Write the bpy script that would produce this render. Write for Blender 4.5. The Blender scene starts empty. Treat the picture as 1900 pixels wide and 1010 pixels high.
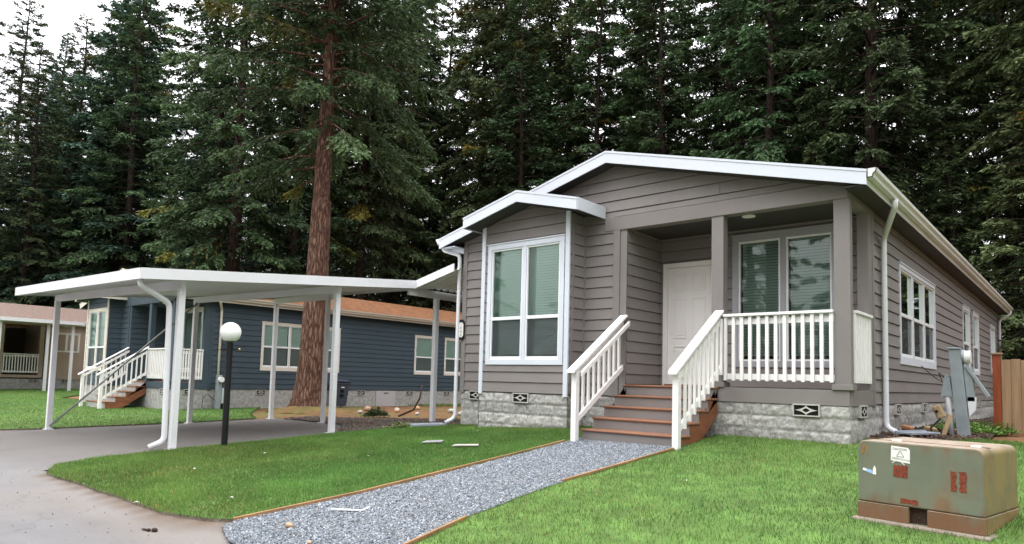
import bpy, math, random
import numpy as np
from mathutils import Vector, Matrix, noise as mnoise
from mathutils.geometry import delaunay_2d_cdt
random.seed(7); RNG = np.random.default_rng(11)
scn = bpy.context.scene
COL = scn.collection
R = math.radians

# ------------------------------------------------------------------ helpers
def tag(o, label=None, cat=None, group=None, kind=None):
    if label: o['label'] = label
    if cat: o['category'] = cat
    if group: o['group'] = group
    if kind: o['kind'] = kind
    return o

def empty(name, loc, label, cat, group=None):
    o = bpy.data.objects.new(name, None); COL.objects.link(o)
    o.location = loc; o.empty_display_size = .2
    return tag(o, label, cat, group)

def rootloc(p):
    v = Vector((0, 0, 0))
    while p is not None:
        v = v + Vector(p.location); p = p.parent
    return v

class MB:
    """collects shapes in world coordinates and links them as ONE mesh object"""
    def __init__(s): s.v = []; s.f = []
    def add(s, vs, fs):
        b = len(s.v); s.v += [tuple(p) for p in vs]; s.f += [tuple(i + b for i in q) for q in fs]; return s
    def box(s, x0, x1, y0, y1, z0, z1):
        return s.add([(x0,y0,z0),(x1,y0,z0),(x1,y1,z0),(x0,y1,z0),(x0,y0,z1),(x1,y0,z1),(x1,y1,z1),(x0,y1,z1)],
                     [(0,3,2,1),(4,5,6,7),(0,1,5,4),(1,2,6,5),(2,3,7,6),(3,0,4,7)])
    def bar(s, a, b, w, h, up=(0,0,1)):
        """box beam from a to b, w wide sideways, h tall along up"""
        a = Vector(a); b = Vector(b); d = (b-a).normalized(); sd = d.cross(Vector(up))
        if sd.length < 1e-4: sd = d.cross(Vector((0,1,0)))
        sd.normalize(); u = sd.cross(d).normalized(); sd = sd*w/2; u = u*h/2
        return s.add([a-sd-u,a+sd-u,a+sd+u,a-sd+u,b-sd-u,b+sd-u,b+sd+u,b-sd+u],
                     [(0,3,2,1),(4,5,6,7),(0,1,5,4),(1,2,6,5),(2,3,7,6),(3,0,4,7)])
    def quad(s, *p): return s.add(p, [tuple(range(len(p)))])
    def prism(s, poly, d):
        """extrude a 3-D polygon along vector d"""
        n = len(poly); d = Vector(d); P = [Vector(p) for p in poly]
        return s.add(P + [p + d for p in P], [tuple(range(n-1,-1,-1)), tuple(range(n, 2*n))] +
                     [(i, (i+1) % n, n+(i+1) % n, n+i) for i in range(n)])
    def tube(s, path, r, n=10, cap=True, sq=None):
        P = [Vector(p) for p in path]; m = len(P)
        rs = r if isinstance(r, (list, tuple)) else [r]*m
        ref = Vector((.13,.21,1)); vs = []; fs = []
        prev = None
        for i in range(m):
            t = (P[min(i+1,m-1)] - P[max(i-1,0)]).normalized()
            if prev is None:
                a = t.cross(ref if abs(t.z) < .9 else Vector((1,.1,0))).normalized()
            else:
                a = (prev - t*prev.dot(t)).normalized()
            prev = a; b = t.cross(a)
            for k in range(n):
                an = 2*math.pi*(k+.5)/n; cx, cy = math.cos(an), math.sin(an)
                vs.append(P[i] + (a*cx + b*cy)*rs[i])
        for i in range(m-1):
            for k in range(n):
                k2 = (k+1) % n; fs.append((i*n+k, i*n+k2, (i+1)*n+k2, (i+1)*n+k))
        if cap: fs += [tuple(range(n-1,-1,-1)), tuple(range((m-1)*n, m*n))]
        return s.add(vs, fs)
    def sphere(s, c, r, nu=20, nv=12, sc=(1,1,1)):
        vs = []; fs = []
        for j in range(nv+1):
            th = math.pi*j/nv
            for i in range(nu):
                ph = 2*math.pi*i/nu
                vs.append((c[0]+r*sc[0]*math.sin(th)*math.cos(ph), c[1]+r*sc[1]*math.sin(th)*math.sin(ph), c[2]+r*sc[2]*math.cos(th)))
        for j in range(nv):
            for i in range(nu):
                i2 = (i+1) % nu; fs.append((j*nu+i, (j+1)*nu+i, (j+1)*nu+i2, j*nu+i2))
        return s.add(vs, fs)
    def build(s, name, mat, parent=None, smooth=False, bevel=0, origin=None):
        rl = rootloc(parent)
        loc = Vector(origin) if origin is not None else Vector((0,0,0))
        me = bpy.data.meshes.new(name)
        off = rl if parent is not None else loc
        me.from_pydata([(p[0]-off[0], p[1]-off[1], p[2]-off[2]) for p in s.v], [], s.f)
        me.validate(); me.update()
        if mat: me.materials.append(mat)
        o = bpy.data.objects.new(name, me); COL.objects.link(o)
        if parent is not None: o.parent = parent
        elif origin is not None: o.location = loc
        if smooth:
            for p in me.polygons: p.use_smooth = True
        if bevel:
            m = o.modifiers.new('bevel', 'BEVEL'); m.width = bevel; m.segments = 2; m.limit_method = 'ANGLE'; m.angle_limit = R(40)
        return o

def np_mesh(name, verts, faces_flat, nper, mat, parent=None, colors=None, kind=None, smooth=False):
    """fast mesh from numpy; every face has nper corners"""
    me = bpy.data.meshes.new(name); nv = len(verts); nf = len(faces_flat)//nper
    me.vertices.add(nv); me.vertices.foreach_set('co', np.asarray(verts, np.float32).ravel())
    me.loops.add(nf*nper); me.loops.foreach_set('vertex_index', np.asarray(faces_flat, np.int32).ravel())
    me.polygons.add(nf); me.polygons.foreach_set('loop_start', np.arange(nf, dtype=np.int32)*nper)
    me.update(calc_edges=True)
    if smooth: me.polygons.foreach_set('use_smooth', np.ones(nf, bool))
    if colors is not None:
        ca = me.color_attributes.new('Col', 'FLOAT_COLOR', 'POINT')
        c4 = np.ones((nv,4), np.float32); c4[:,:3] = colors; ca.data.foreach_set('color', c4.ravel())
    me.materials.append(mat)
    o = bpy.data.objects.new(name, me); COL.objects.link(o)
    if parent is not None: o.parent = parent
    if kind: o['kind'] = kind
    return o

def srgb(r, g, b):
    f = lambda c: (c/255/12.92 if c/255 <= .04045 else ((c/255+.055)/1.055)**2.4)
    return (f(r), f(g), f(b))

# ------------------------------------------------------------------ materials
def mat(name, col, rough=.6, var=.12, scale=3., bump=0., bscale=40., dirt=0., dirtcol=(.05,.04,.03), spec=.3, detail=6, stretch=None, metal=0):
    m = bpy.data.materials.new(name); m.use_nodes = True; N = m.node_tree.nodes; L = m.node_tree.links
    p = N['Principled BSDF']; p.inputs['Roughness'].default_value = rough; p.inputs['Specular IOR Level'].default_value = spec
    p.inputs['Metallic'].default_value = metal
    tc = N.new('ShaderNodeTexCoord'); mp = N.new('ShaderNodeMapping'); L.new(tc.outputs['Object'], mp.inputs[0])
    if stretch: mp.inputs['Scale'].default_value = stretch
    nz = N.new('ShaderNodeTexNoise'); nz.inputs['Scale'].default_value = scale; nz.inputs['Detail'].default_value = detail
    L.new(mp.outputs[0], nz.inputs['Vector'])
    mx = N.new('ShaderNodeMix'); mx.data_type = 'RGBA'
    c = Vector(col)
    mx.inputs[6].default_value = (*(c*(1-var)), 1); mx.inputs[7].default_value = (*[min(1, k) for k in (c*(1+var))], 1)
    cr = N.new('ShaderNodeMapRange'); cr.inputs[1].default_value = .3; cr.inputs[2].default_value = .7
    L.new(nz.outputs[0], cr.inputs[0]); L.new(cr.outputs[0], mx.inputs[0])
    out = mx.outputs[2]
    if dirt:
        n2 = N.new('ShaderNodeTexNoise'); n2.inputs['Scale'].default_value = scale*.37; n2.inputs['Detail'].default_value = 8
        L.new(mp.outputs[0], n2.inputs['Vector'])
        r2 = N.new('ShaderNodeMapRange'); r2.inputs[1].default_value = .48; r2.inputs[2].default_value = .75; r2.inputs[4].default_value = dirt
        L.new(n2.outputs[0], r2.inputs[0])
        m2 = N.new('ShaderNodeMix'); m2.data_type = 'RGBA'; L.new(r2.outputs[0], m2.inputs[0]); L.new(out, m2.inputs[6]); m2.inputs[7].default_value = (*dirtcol, 1)
        out = m2.outputs[2]
    L.new(out, p.inputs['Base Color'])
    if bump:
        n3 = N.new('ShaderNodeTexNoise'); n3.inputs['Scale'].default_value = bscale; n3.inputs['Detail'].default_value = 5
        L.new(mp.outputs[0], n3.inputs['Vector'])
        b = N.new('ShaderNodeBump'); b.inputs['Strength'].default_value = bump; b.inputs['Distance'].default_value = .02
        L.new(n3.outputs[0], b.inputs['Height']); L.new(b.outputs[0], p.inputs['Normal'])
    return m

def glass(name, tint=(.62,.78,.7), refl=1.0):
    m = bpy.data.materials.new(name); m.use_nodes = True; N = m.node_tree.nodes; L = m.node_tree.links
    N.remove(N['Principled BSDF']); out = N['Material Output']
    t = N.new('ShaderNodeBsdfTransparent'); t.inputs[0].default_value = (*tint, 1)
    g = N.new('ShaderNodeBsdfGlossy'); g.inputs['Roughness'].default_value = .02; g.inputs[0].default_value = (.9,1,.95,1)
    fr = N.new('ShaderNodeFresnel'); fr.inputs[0].default_value = 1.5
    tc = N.new('ShaderNodeTexCoord'); nz = N.new('ShaderNodeTexNoise'); nz.inputs['Scale'].default_value = 1.6
    L.new(tc.outputs['Object'], nz.inputs['Vector'])
    b = N.new('ShaderNodeBump'); b.inputs['Strength'].default_value = .03; b.inputs['Distance'].default_value = .05
    L.new(nz.outputs[0], b.inputs['Height']); L.new(b.outputs[0], g.inputs['Normal'])
    ml = N.new('ShaderNodeMath'); ml.operation = 'MULTIPLY'; ml.use_clamp = True; ml.inputs[1].default_value = refl*1.7
    L.new(fr.outputs[0], ml.inputs[0])
    mx = N.new('ShaderNodeMixShader'); L.new(ml.outputs[0], mx.inputs[0]); L.new(t.outputs[0], mx.inputs[1]); L.new(g.outputs[0], mx.inputs[2])
    L.new(mx.outputs[0], out.inputs[0])
    return m

def vcol_mat(name, rough=.6, mulvar=.25, objvar=0., trans=0., spec=.25, tint=(1,1,1)):
    m = bpy.data.materials.new(name); m.use_nodes = True; N = m.node_tree.nodes; L = m.node_tree.links
    p = N['Principled BSDF']; p.inputs['Roughness'].default_value = rough; p.inputs['Specular IOR Level'].default_value = spec
    a = N.new('ShaderNodeAttribute'); a.attribute_name = 'Col'
    hsv = N.new('ShaderNodeHueSaturation'); L.new(a.outputs['Color'], hsv.inputs['Color'])
    if objvar:
        oi = N.new('ShaderNodeObjectInfo')
        r = N.new('ShaderNodeMapRange'); r.inputs[3].default_value = 1-objvar; r.inputs[4].default_value = 1+objvar
        L.new(oi.outputs['Random'], r.inputs[0]); L.new(r.outputs[0], hsv.inputs['Value'])
        w = N.new('ShaderNodeTexWhiteNoise'); w.noise_dimensions = '1D'; L.new(oi.outputs['Random'], w.inputs['W'])
        r2 = N.new('ShaderNodeMapRange'); r2.inputs[3].default_value = .475; r2.inputs[4].default_value = .525
        L.new(w.outputs[0], r2.inputs[0]); L.new(r2.outputs[0], hsv.inputs['Hue'])
    L.new(hsv.outputs[0], p.inputs['Base Color'])
    if trans:
        out = N['Material Output']; t = N.new('ShaderNodeBsdfTranslucent'); L.new(hsv.outputs[0], t.inputs[0])
        mx = N.new('ShaderNodeMixShader'); mx.inputs[0].default_value = trans
        L.new(p.outputs[0], mx.inputs[1]); L.new(t.outputs[0], mx.inputs[2]); L.new(mx.outputs[0], out.inputs[0])
    return m

def siding_mat(name, col):
    """painted fibre cement: fine wood grain along the boards, faint board to board tone"""
    m = mat(name, col, rough=.62, var=.07, scale=1.6, bump=.12, bscale=1.0, dirt=.10, dirtcol=tuple(Vector(col)*.75))
    N = m.node_tree.nodes; L = m.node_tree.links; p = N['Principled BSDF']
    for n in N:
        if n.type == 'BUMP':
            tc = N.new('ShaderNodeTexCoord'); mp = N.new('ShaderNodeMapping'); mp.inputs['Scale'].default_value = (6,6,90)
            nz = N.new('ShaderNodeTexNoise'); nz.inputs['Scale'].default_value = 1.3; nz.inputs['Detail'].default_value = 4
            L.new(tc.outputs['Object'], mp.inputs[0]); L.new(mp.outputs[0], nz.inputs['Vector']); L.new(nz.outputs[0], n.inputs['Height'])
    return m

M = {}
M['taupe'] = siding_mat('taupe_siding', (.214,.195,.184))
M['taupe_trim'] = mat('taupe_trim', (.206,.187,.177), .6, .06, 2, .1, 60, dirt=.1, dirtcol=(.14,.12,.11))
M['shade_toned_soffit'] = mat('shade_toned_soffit', (.05,.045,.042), .7, .06, 2)  # taupe darkened in the colour itself to deepen shade in porch and eaves
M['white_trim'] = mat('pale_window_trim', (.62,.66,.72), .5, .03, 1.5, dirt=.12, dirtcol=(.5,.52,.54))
M['white_vinyl'] = mat('white_vinyl', (.82,.83,.83), .35, .02, 2)
M['white_rail'] = mat('white_rail_paint', (.84,.82,.8), .5, .03, 5, .08, 50, dirt=.1, dirtcol=(.66,.62,.57))
M['white_metal'] = mat('white_metal', (.73,.74,.76), .4, .04, 1.6, dirt=.3, dirtcol=(.58,.57,.53))
M['fascia'] = mat('white_fascia', (.6,.635,.69), .45, .03, .8, dirt=.08, dirtcol=(.58,.6,.62))
M['gutter'] = mat('weathered_gutter', (.7,.71,.68), .4, .06, 1, dirt=.35, dirtcol=(.46,.46,.4))
M['shingle'] = mat('dark_shingle', (.06,.06,.06), .9, .3, 14, .5, 90)
M['shingle_rust'] = mat('needle_covered_shingle', (.2,.085,.036), .95, .45, 5, .6, 60, dirt=.6, dirtcol=(.13,.085,.05))
M['shingle_brown'] = mat('brown_shingle', (.17,.12,.098), .95, .25, 9, .4, 60)
M['glass_front'] = glass('green_tinted_glass', (.82,.97,.91), .95)
M['glass_dark'] = glass('dark_window_glass', (.4,.5,.46), 1.6)
M['glass_porch'] = glass('shaded_porch_glass', (.5,.6,.55), 1.5)  # darker tint than the front glass puts the porch shade into the panes
M['blind'] = mat('white_blind', (.84,.87,.85), .5, .02, 3)
M['dark_room'] = mat('dim_room', (.05,.06,.06), .9, .2, 1)  # near-black colour stands in for the unlit room behind the glass
M['mint_room'] = mat('pale_window_return', (.62,.76,.69), .8, .04, 1)
M['screen'] = mat('insect_screen', (.085,.085,.09), .8, .1, 2)
M['door'] = mat('cream_door_paint', (.88,.86,.82), .45, .02, 1)
M['brass'] = mat('brass', (.6,.42,.2), .3, .05, 5, metal=.9)
M['deck'] = mat('deck_stain', (.2,.1,.06), .6, .2, 3, .15, 30, stretch=(1,8,8))
M['tread'] = mat('cedar_stain', (.25,.12,.07), .5, .2, 2.5, .15, 20, stretch=(.7,8,8), dirt=.25, dirtcol=(.22,.09,.05))
M['stringer'] = mat('red_brown_stain', (.26,.095,.045), .55, .25, 2.5, .2, 20, stretch=(6,1,3), dirt=.3, dirtcol=(.12,.05,.03))
M['vent'] = mat('vent_concrete', (.48,.47,.43), .85, .1, 12, .2, 80)
M['black'] = mat('black_void', (.006,.006,.006), .9, .1, 3)
M['black_paint'] = mat('black_paint', (.012,.012,.014), .35, .2, 4, .05, 40)
M['cmu_smooth'] = mat('smooth_block', (.36,.355,.335), .95, .28, 9, .8, 28, dirt=.4, dirtcol=(.24,.235,.22))
M['blue'] = siding_mat('slate_blue_siding', (.05,.073,.09))
M['blue_trim'] = mat('slate_blue_trim', (.05,.073,.09), .6, .06, 2)
M['blue_soffit'] = mat('blue_soffit', (.04,.06,.08), .7, .06, 2)
M['cream_trim'] = mat('cream_trim', (.68,.63,.55), .5, .04, 2)
M['cream_gutter'] = mat('cream_gutter', (.6,.55,.47), .45, .05, 1, dirt=.5, dirtcol=(.4,.34,.26))
M['tan'] = mat('tan_panel', (.42,.33,.26), .7, .08, 2, .2, 30, stretch=(8,8,.4))
M['tan_trim'] = mat('tan_trim', (.42,.33,.26), .6, .06, 2)
M['grey_hatch'] = mat('grey_hatch', (.42,.41,.41), .6, .04, 2)
M['bin'] = mat('bin_plastic', (.05,.06,.085), .5, .1, 4)
M['globe'] = mat('white_globe', (.9,.9,.9), .25, .01, 1)
M['brace'] = mat('grey_pipe', (.36,.36,.36), .35, .1, 6, metal=.6)
M['shade_post'] = mat('shaded_post', (.62,.61,.62), .45, .03, 1.2)  # darker copy of the white metal, shade mixed into the colour
M['grey_metal'] = mat('galvanised_grey', (.3,.34,.36), .5, .12, 5, .05, 60, dirt=.35, dirtcol=(.22,.22,.2), metal=.2)
M['pale_metal'] = mat('pale_conduit', (.5,.51,.52), .5, .08, 5, dirt=.3, dirtcol=(.3,.29,.26))
M['cedar'] = mat('cedar_boards', (.32,.21,.12), .75, .22, 1.3, .2, 22, stretch=(9,9,.7), dirt=.3, dirtcol=(.24,.15,.08))
M['red_post'] = mat('red_stained_post', (.25,.06,.022), .65, .25, 2, .2, 20, stretch=(9,9,.8), dirt=.2, dirtcol=(.13,.03,.015))
M['edging'] = mat('edging_timber', (.32,.175,.085), .75, .25, 2.5, .2, 30, dirt=.4, dirtcol=(.2,.11,.06))
M['concrete'] = mat('concrete_pad', (.24,.2,.16), .9, .2, 7, .4, 60, dirt=.4, dirtcol=(.25,.19,.14))
M['paver'] = mat('grey_paver', (.26,.255,.255), .9, .15, 8, .3, 60)
M['pale_stone'] = mat('pale_stone', (.42,.4,.36), .85, .15, 6, .3, 30)
M['tan_stone'] = mat('tan_stone', (.45,.29,.18), .85, .2, 6, .3, 30)
M['bark_stick'] = mat('bark_stick', (.1,.06,.04), .9, .3, 12, .4, 40)
M['wire'] = mat('wire', (.03,.03,.03), .6, .1, 3)
M['timber_scrap'] = mat('timber_scrap', (.42,.3,.17), .8, .25, 4, .2, 30, dirt=.4, dirtcol=(.2,.2,.1))
M['brick_scrap'] = mat('brick_scrap', (.5,.24,.12), .85, .2, 8, .3, 40)
M['label_white'] = mat('label_white', (.8,.79,.75), .5, .05, 12, dirt=.25, dirtcol=(.5,.46,.38))
M['label_ink'] = mat('label_ink', (.05,.05,.06), .6, .1, 8)
M['faded_ink'] = mat('faded_ink', (.3,.29,.28), .6, .1, 8)
M['rust'] = mat('rust_patch', (.19,.045,.022), .9, .35, 40, .3, 90, dirt=.3, dirtcol=(.1,.03,.02))
M['ochre'] = mat('ochre_mark', (.3,.15,.04), .8, .3, 40)
M['sticker_blue'] = mat('sticker_blue', (.3,.47,.75), .5, .1, 30)
M['splash'] = mat('splash_block', (.3,.33,.37), .8, .12, 5, .2, 50)
M['lawn_blade'] = vcol_mat('grass_blades', .5, trans=.3, spec=.2)
M['leaf'] = vcol_mat('conifer_needles', .6, objvar=.28, trans=.18, spec=.15)
M['herb'] = vcol_mat('ground_leaves', .5, trans=.25)
M['stones'] = vcol_mat('crushed_stone', .8, spec=.3)

def bark_mat(name, a, b):
    m = bpy.data.materials.new(name); m.use_nodes = True; N = m.node_tree.nodes; L = m.node_tree.links
    p = N['Principled BSDF']; p.inputs['Roughness'].default_value = .9; p.inputs['Specular IOR Level'].default_value = .1
    tc = N.new('ShaderNodeTexCoord'); mp = N.new('ShaderNodeMapping'); mp.inputs['Scale'].default_value = (7,7,1.1); L.new(tc.outputs['Object'], mp.inputs[0])
    v = N.new('ShaderNodeTexVoronoi'); v.feature = 'DISTANCE_TO_EDGE'; v.inputs['Scale'].default_value = 1.7
    nz = N.new('ShaderNodeTexNoise'); nz.inputs['Scale'].default_value = 2.2; nz.inputs['Detail'].default_value = 8
    ad = N.new('ShaderNodeVectorMath'); ad.operation = 'ADD'; sc = N.new('ShaderNodeVectorMath'); sc.operation = 'SCALE'; sc.inputs['Scale'].default_value = .9
    L.new(mp.outputs[0], nz.inputs['Vector']); L.new(nz.outputs['Color'], sc.inputs[0]); L.new(sc.outputs[0], ad.inputs[0]); L.new(mp.outputs[0], ad.inputs[1]); L.new(ad.outputs[0], v.inputs['Vector'])
    r = N.new('ShaderNodeMapRange'); r.inputs[1].default_value = 0; r.inputs[2].default_value = .28; L.new(v.outputs['Distance'], r.inputs[0])
    mx = N.new('ShaderNodeMix'); mx.data_type = 'RGBA'; mx.inputs[6].default_value = (*a,1); mx.inputs[7].default_value = (*b,1)
    ml = N.new('ShaderNodeMath'); ml.operation = 'MULTIPLY'; L.new(r.outputs[0], ml.inputs[0])
    n2 = N.new('ShaderNodeTexNoise'); n2.inputs['Scale'].default_value = 3; n2.inputs['Detail'].default_value = 6; L.new(mp.outputs[0], n2.inputs['Vector'])
    r2 = N.new('ShaderNodeMapRange'); r2.inputs[1].default_value = .25; r2.inputs[2].default_value = .7; L.new(n2.outputs[0], r2.inputs[0]); L.new(r2.outputs[0], ml.inputs[1])
    L.new(ml.outputs[0], mx.inputs[0]); L.new(mx.outputs[2], p.inputs['Base Color'])
    b_ = N.new('ShaderNodeBump'); b_.inputs['Strength'].default_value = .9; b_.inputs['Distance'].default_value = .04
    L.new(ml.outputs[0], b_.inputs['Height']); L.new(b_.outputs[0], p.inputs['Normal'])
    return m
M['bark_red'] = bark_mat('red_brown_bark', (.055,.026,.017), (.34,.21,.155))
M['bark_dark'] = bark_mat('dark_bark', (.02,.015,.012), (.085,.06,.048))

def block_mat():
    m = bpy.data.materials.new('split_face_block'); m.use_nodes = True; N = m.node_tree.nodes; L = m.node_tree.links
    p = N['Principled BSDF']; p.inputs['Roughness'].default_value = .95; p.inputs['Specular IOR Level'].default_value = .15
    a = N.new('ShaderNodeAttribute'); a.attribute_name = 'Col'
    tc = N.new('ShaderNodeTexCoord'); nz = N.new('ShaderNodeTexNoise'); nz.inputs['Scale'].default_value = 26; nz.inputs['Detail'].default_value = 8
    nz.inputs['Roughness'].default_value = .7
    L.new(tc.outputs['Object'], nz.inputs['Vector'])
    r = N.new('ShaderNodeMapRange'); r.inputs[1].default_value = .3; r.inputs[2].default_value = .7; r.inputs[3].default_value = .62; r.inputs[4].default_value = 1.3
    L.new(nz.outputs[0], r.inputs[0])
    mx = N.new('ShaderNodeMix'); mx.data_type = 'RGBA'; mx.blend_type = 'MULTIPLY'; mx.inputs[0].default_value = 1
    L.new(a.outputs['Color'], mx.inputs[6]); L.new(r.outputs[0], mx.inputs[7]); L.new(mx.outputs[2], p.inputs['Base Color'])
    b = N.new('ShaderNodeBump'); b.inputs['Strength'].default_value = .8; b.inputs['Distance'].default_value = .02; L.new(nz.outputs[0], b.inputs['Height']); L.new(b.outputs[0], p.inputs['Normal'])
    return m
M['block'] = block_mat()

# ------------------------------------------------------------------ terrain
CTRL = np.array([(0,0,.0),(-1.9,0,.0),(-3.5,-1.45,-.165),(-1.9,-1.5,-.15),(-4.4,-.45,-.06),(-6.3,-.45,-.17),(-7.3,0,-.2),(0,2,.09),(0,7,.07),(0,17,-.02),(-7.3,8,-.2),(-7.3,18,-.15),
    (-3.62,-6.64,-.64),(-3.6,-4.8,-.5),(-2,-4.1,-.42),(-2,-6,-.63),
    (-8.45,.4,-.2),(-8.45,-2.1,-.335),(-8.45,-5.2,-.485),(-8.26,-6.28,-.52),(-7.78,-7.03,-.58),(-5.87,-6.9,-.64),(-4.6,-6.9,-.66),
    (-14.6,.13,-.44),(-14.6,-2.1,-.5),(-14.6,-5.1,-.54),(-14.6,-7,-.58),(-19.9,0,-.48),(-19.9,12,-.42),(-17.2,3,-.4),(-13,8,-.3),
    (-27,0,-.45),(-40,1,-.36),(-40,12,-.36),(-60,0,-.4),(-60,30,-.3),(-30,30,-.3),(0,40,0),(-20,50,-.2),
    (-7,-9,-.74),(0,-8,-.83),(2.5,-10,-.95),(-14,-10,-.72),(-30,-8,-.7),(-60,-10,-.7),
    (1.5,-3.6,-.34),(1.4,-1.5,-.12),(4,-2,-.14),(4,5,.05),(1,3,.04),(12,5,0),(12,-3,-.2),(10,-10,-1.0),(20,-12,-1.1),(20,40,0),(0,-16,-1.05),(-20,-18,-.9),(20,-25,-1.1),(-60,-25,-.9)], float)
def _tps():
    P = CTRL[:, :2]; n = len(P); d = np.linalg.norm(P[:,None]-P[None], axis=2)
    K = np.where(d > 0, d*d*np.log(d+1e-12), 0) + np.eye(n)*.6
    Q = np.hstack([np.ones((n,1)), P]); A = np.zeros((n+3,n+3)); A[:n,:n] = K; A[:n,n:] = Q; A[n:,:n] = Q.T
    b = np.zeros(n+3); b[:n] = CTRL[:,2]
    return P, np.linalg.solve(A, b)
_TP, _TW = _tps()
def terr(x, y):
    x = np.asarray(x, float); y = np.asarray(y, float); sh = x.shape
    q = np.stack([np.clip(x.ravel(), -70, 30), np.clip(y.ravel(), -28, 60)], 1); out = np.empty(len(q))
    for i in range(0, len(q), 40000):
        c = q[i:i+40000]; d = np.linalg.norm(c[:,None]-_TP[None], axis=2)
        out[i:i+40000] = np.where(d > 0, d*d*np.log(d+1e-12), 0) @ _TW[:-3] + _TW[-3] + c @ _TW[-2:]
    return out.reshape(sh)
def tz(x, y): return float(terr(np.array([x]), np.array([y]))[0])

def densify(poly, step=.4, wob=0.):
    out = []
    for i in range(len(poly)):
        a = np.array(poly[i]); b = np.array(poly[(i+1) % len(poly)]); n = max(1, int(np.linalg.norm(b-a)/step))
        for k in range(n):
            p = a + (b-a)*k/n
            if wob:
                p = p + wob*np.array([mnoise.noise((p[0]*1.9, p[1]*1.9, 3.3)), mnoise.noise((p[0]*1.9, p[1]*1.9, 8.1))])
            out.append((float(p[0]), float(p[1])))
    return out
def inside(poly, x, y):
    r = np.zeros(len(x), bool); n = len(poly)
    for i in range(n):
        x0, y0 = poly[i]; x1, y1 = poly[(i+1) % n]
        if y0 == y1: continue
        c = ((y0 > y) != (y1 > y)) & (x < (x1-x0)*(y-y0)/(y1-y0)+x0); r ^= c
    return r
def sheet(name, poly, lift, m, step=.35, wob=0., skirt=.0, parent=None, bumpy=0., fine=None):
    bd = densify(poly, step, wob)
    xs = [p[0] for p in bd]; ys = [p[1] for p in bd]
    gx, gy = np.meshgrid(np.arange(min(xs), max(xs), step), np.arange(min(ys), max(ys), step)); gx = gx.ravel(); gy = gy.ravel()
    if fine:
        x0, x1, y0, y1, fs = fine; k = ~((gx > x0-fs) & (gx < x1+fs) & (gy > y0-fs) & (gy < y1+fs)); fx, fy = np.meshgrid(np.arange(x0,x1,fs), np.arange(y0,y1,fs)); gx = np.append(gx[k], fx.ravel()); gy = np.append(gy[k], fy.ravel())
    k = inside(bd, gx, gy); ip = list(zip(gx[k], gy[k])); nb = len(bd)
    vs = [Vector(p) for p in bd] + [Vector((float(a)+.003, float(b)+.002)) for a, b in ip]
    ov, oe, of, _, _, _ = delaunay_2d_cdt(vs, [], [list(range(nb))], 1, 1e-5)
    X = np.array([v[0] for v in ov]); Y = np.array([v[1] for v in ov]); Z = terr(X, Y) + lift
    if bumpy: Z = Z + bumpy*np.array([mnoise.noise((a*2.3, b*2.3, 0)) for a, b in zip(X, Y)])
    mb = MB(); mb.add(list(zip(X, Y, Z)), [tuple(f) for f in of])
    if skirt:
        n = len(bd); bz = terr(np.array(xs), np.array(ys)) + lift
        top = [(a, b, c) for (a, b), c in zip(bd, bz)]; bot = [(a, b, c-skirt) for (a, b), c in zip(bd, bz)]
        mb.add(top+bot, [(i, (i+1) % n, n+(i+1) % n, n+i) for i in range(n)])
    nf = len(of); o = mb.build(name, m, parent)
    if skirt: o.data.materials.append(M['edge_soil'])
    for p in o.data.polygons:
        p.use_smooth = True
        if skirt and p.index >= nf: p.material_index = 1
    return o, bd

def ground_mat():
    m = mat('needle_litter', (.175,.085,.038), .95, .45, 1.3, .5, 30, dirt=.0)
    N = m.node_tree.nodes; L = m.node_tree.links; p = N['Principled BSDF']; old = p.inputs['Base Color'].links[0].from_socket
    tc = N.new('ShaderNodeTexCoord')
    def layer(src, scale, lo, hi, col, amt):
        n = N.new('ShaderNodeTexNoise'); n.inputs['Scale'].default_value = scale; n.inputs['Detail'].default_value = 9; L.new(tc.outputs['Object'], n.inputs['Vector'])
        r = N.new('ShaderNodeMapRange'); r.inputs[1].default_value = lo; r.inputs[2].default_value = hi; r.inputs[4].default_value = amt; L.new(n.outputs[0], r.inputs[0])
        x = N.new('ShaderNodeMix'); x.data_type = 'RGBA'; L.new(r.outputs[0], x.inputs[0]); L.new(src, x.inputs[6]); x.inputs[7].default_value = (*col,1); return x.outputs[2]
    o = layer(old, .5, .48, .6, (.115,.12,.03), .7)
    o = layer(o, 3.5, .55, .7, (.1,.055,.03), .7)
    o = layer(o, 30, .58, .7, (.27,.155,.085), .6)
    L.new(o, p.inputs['Base Color']); return m
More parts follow.
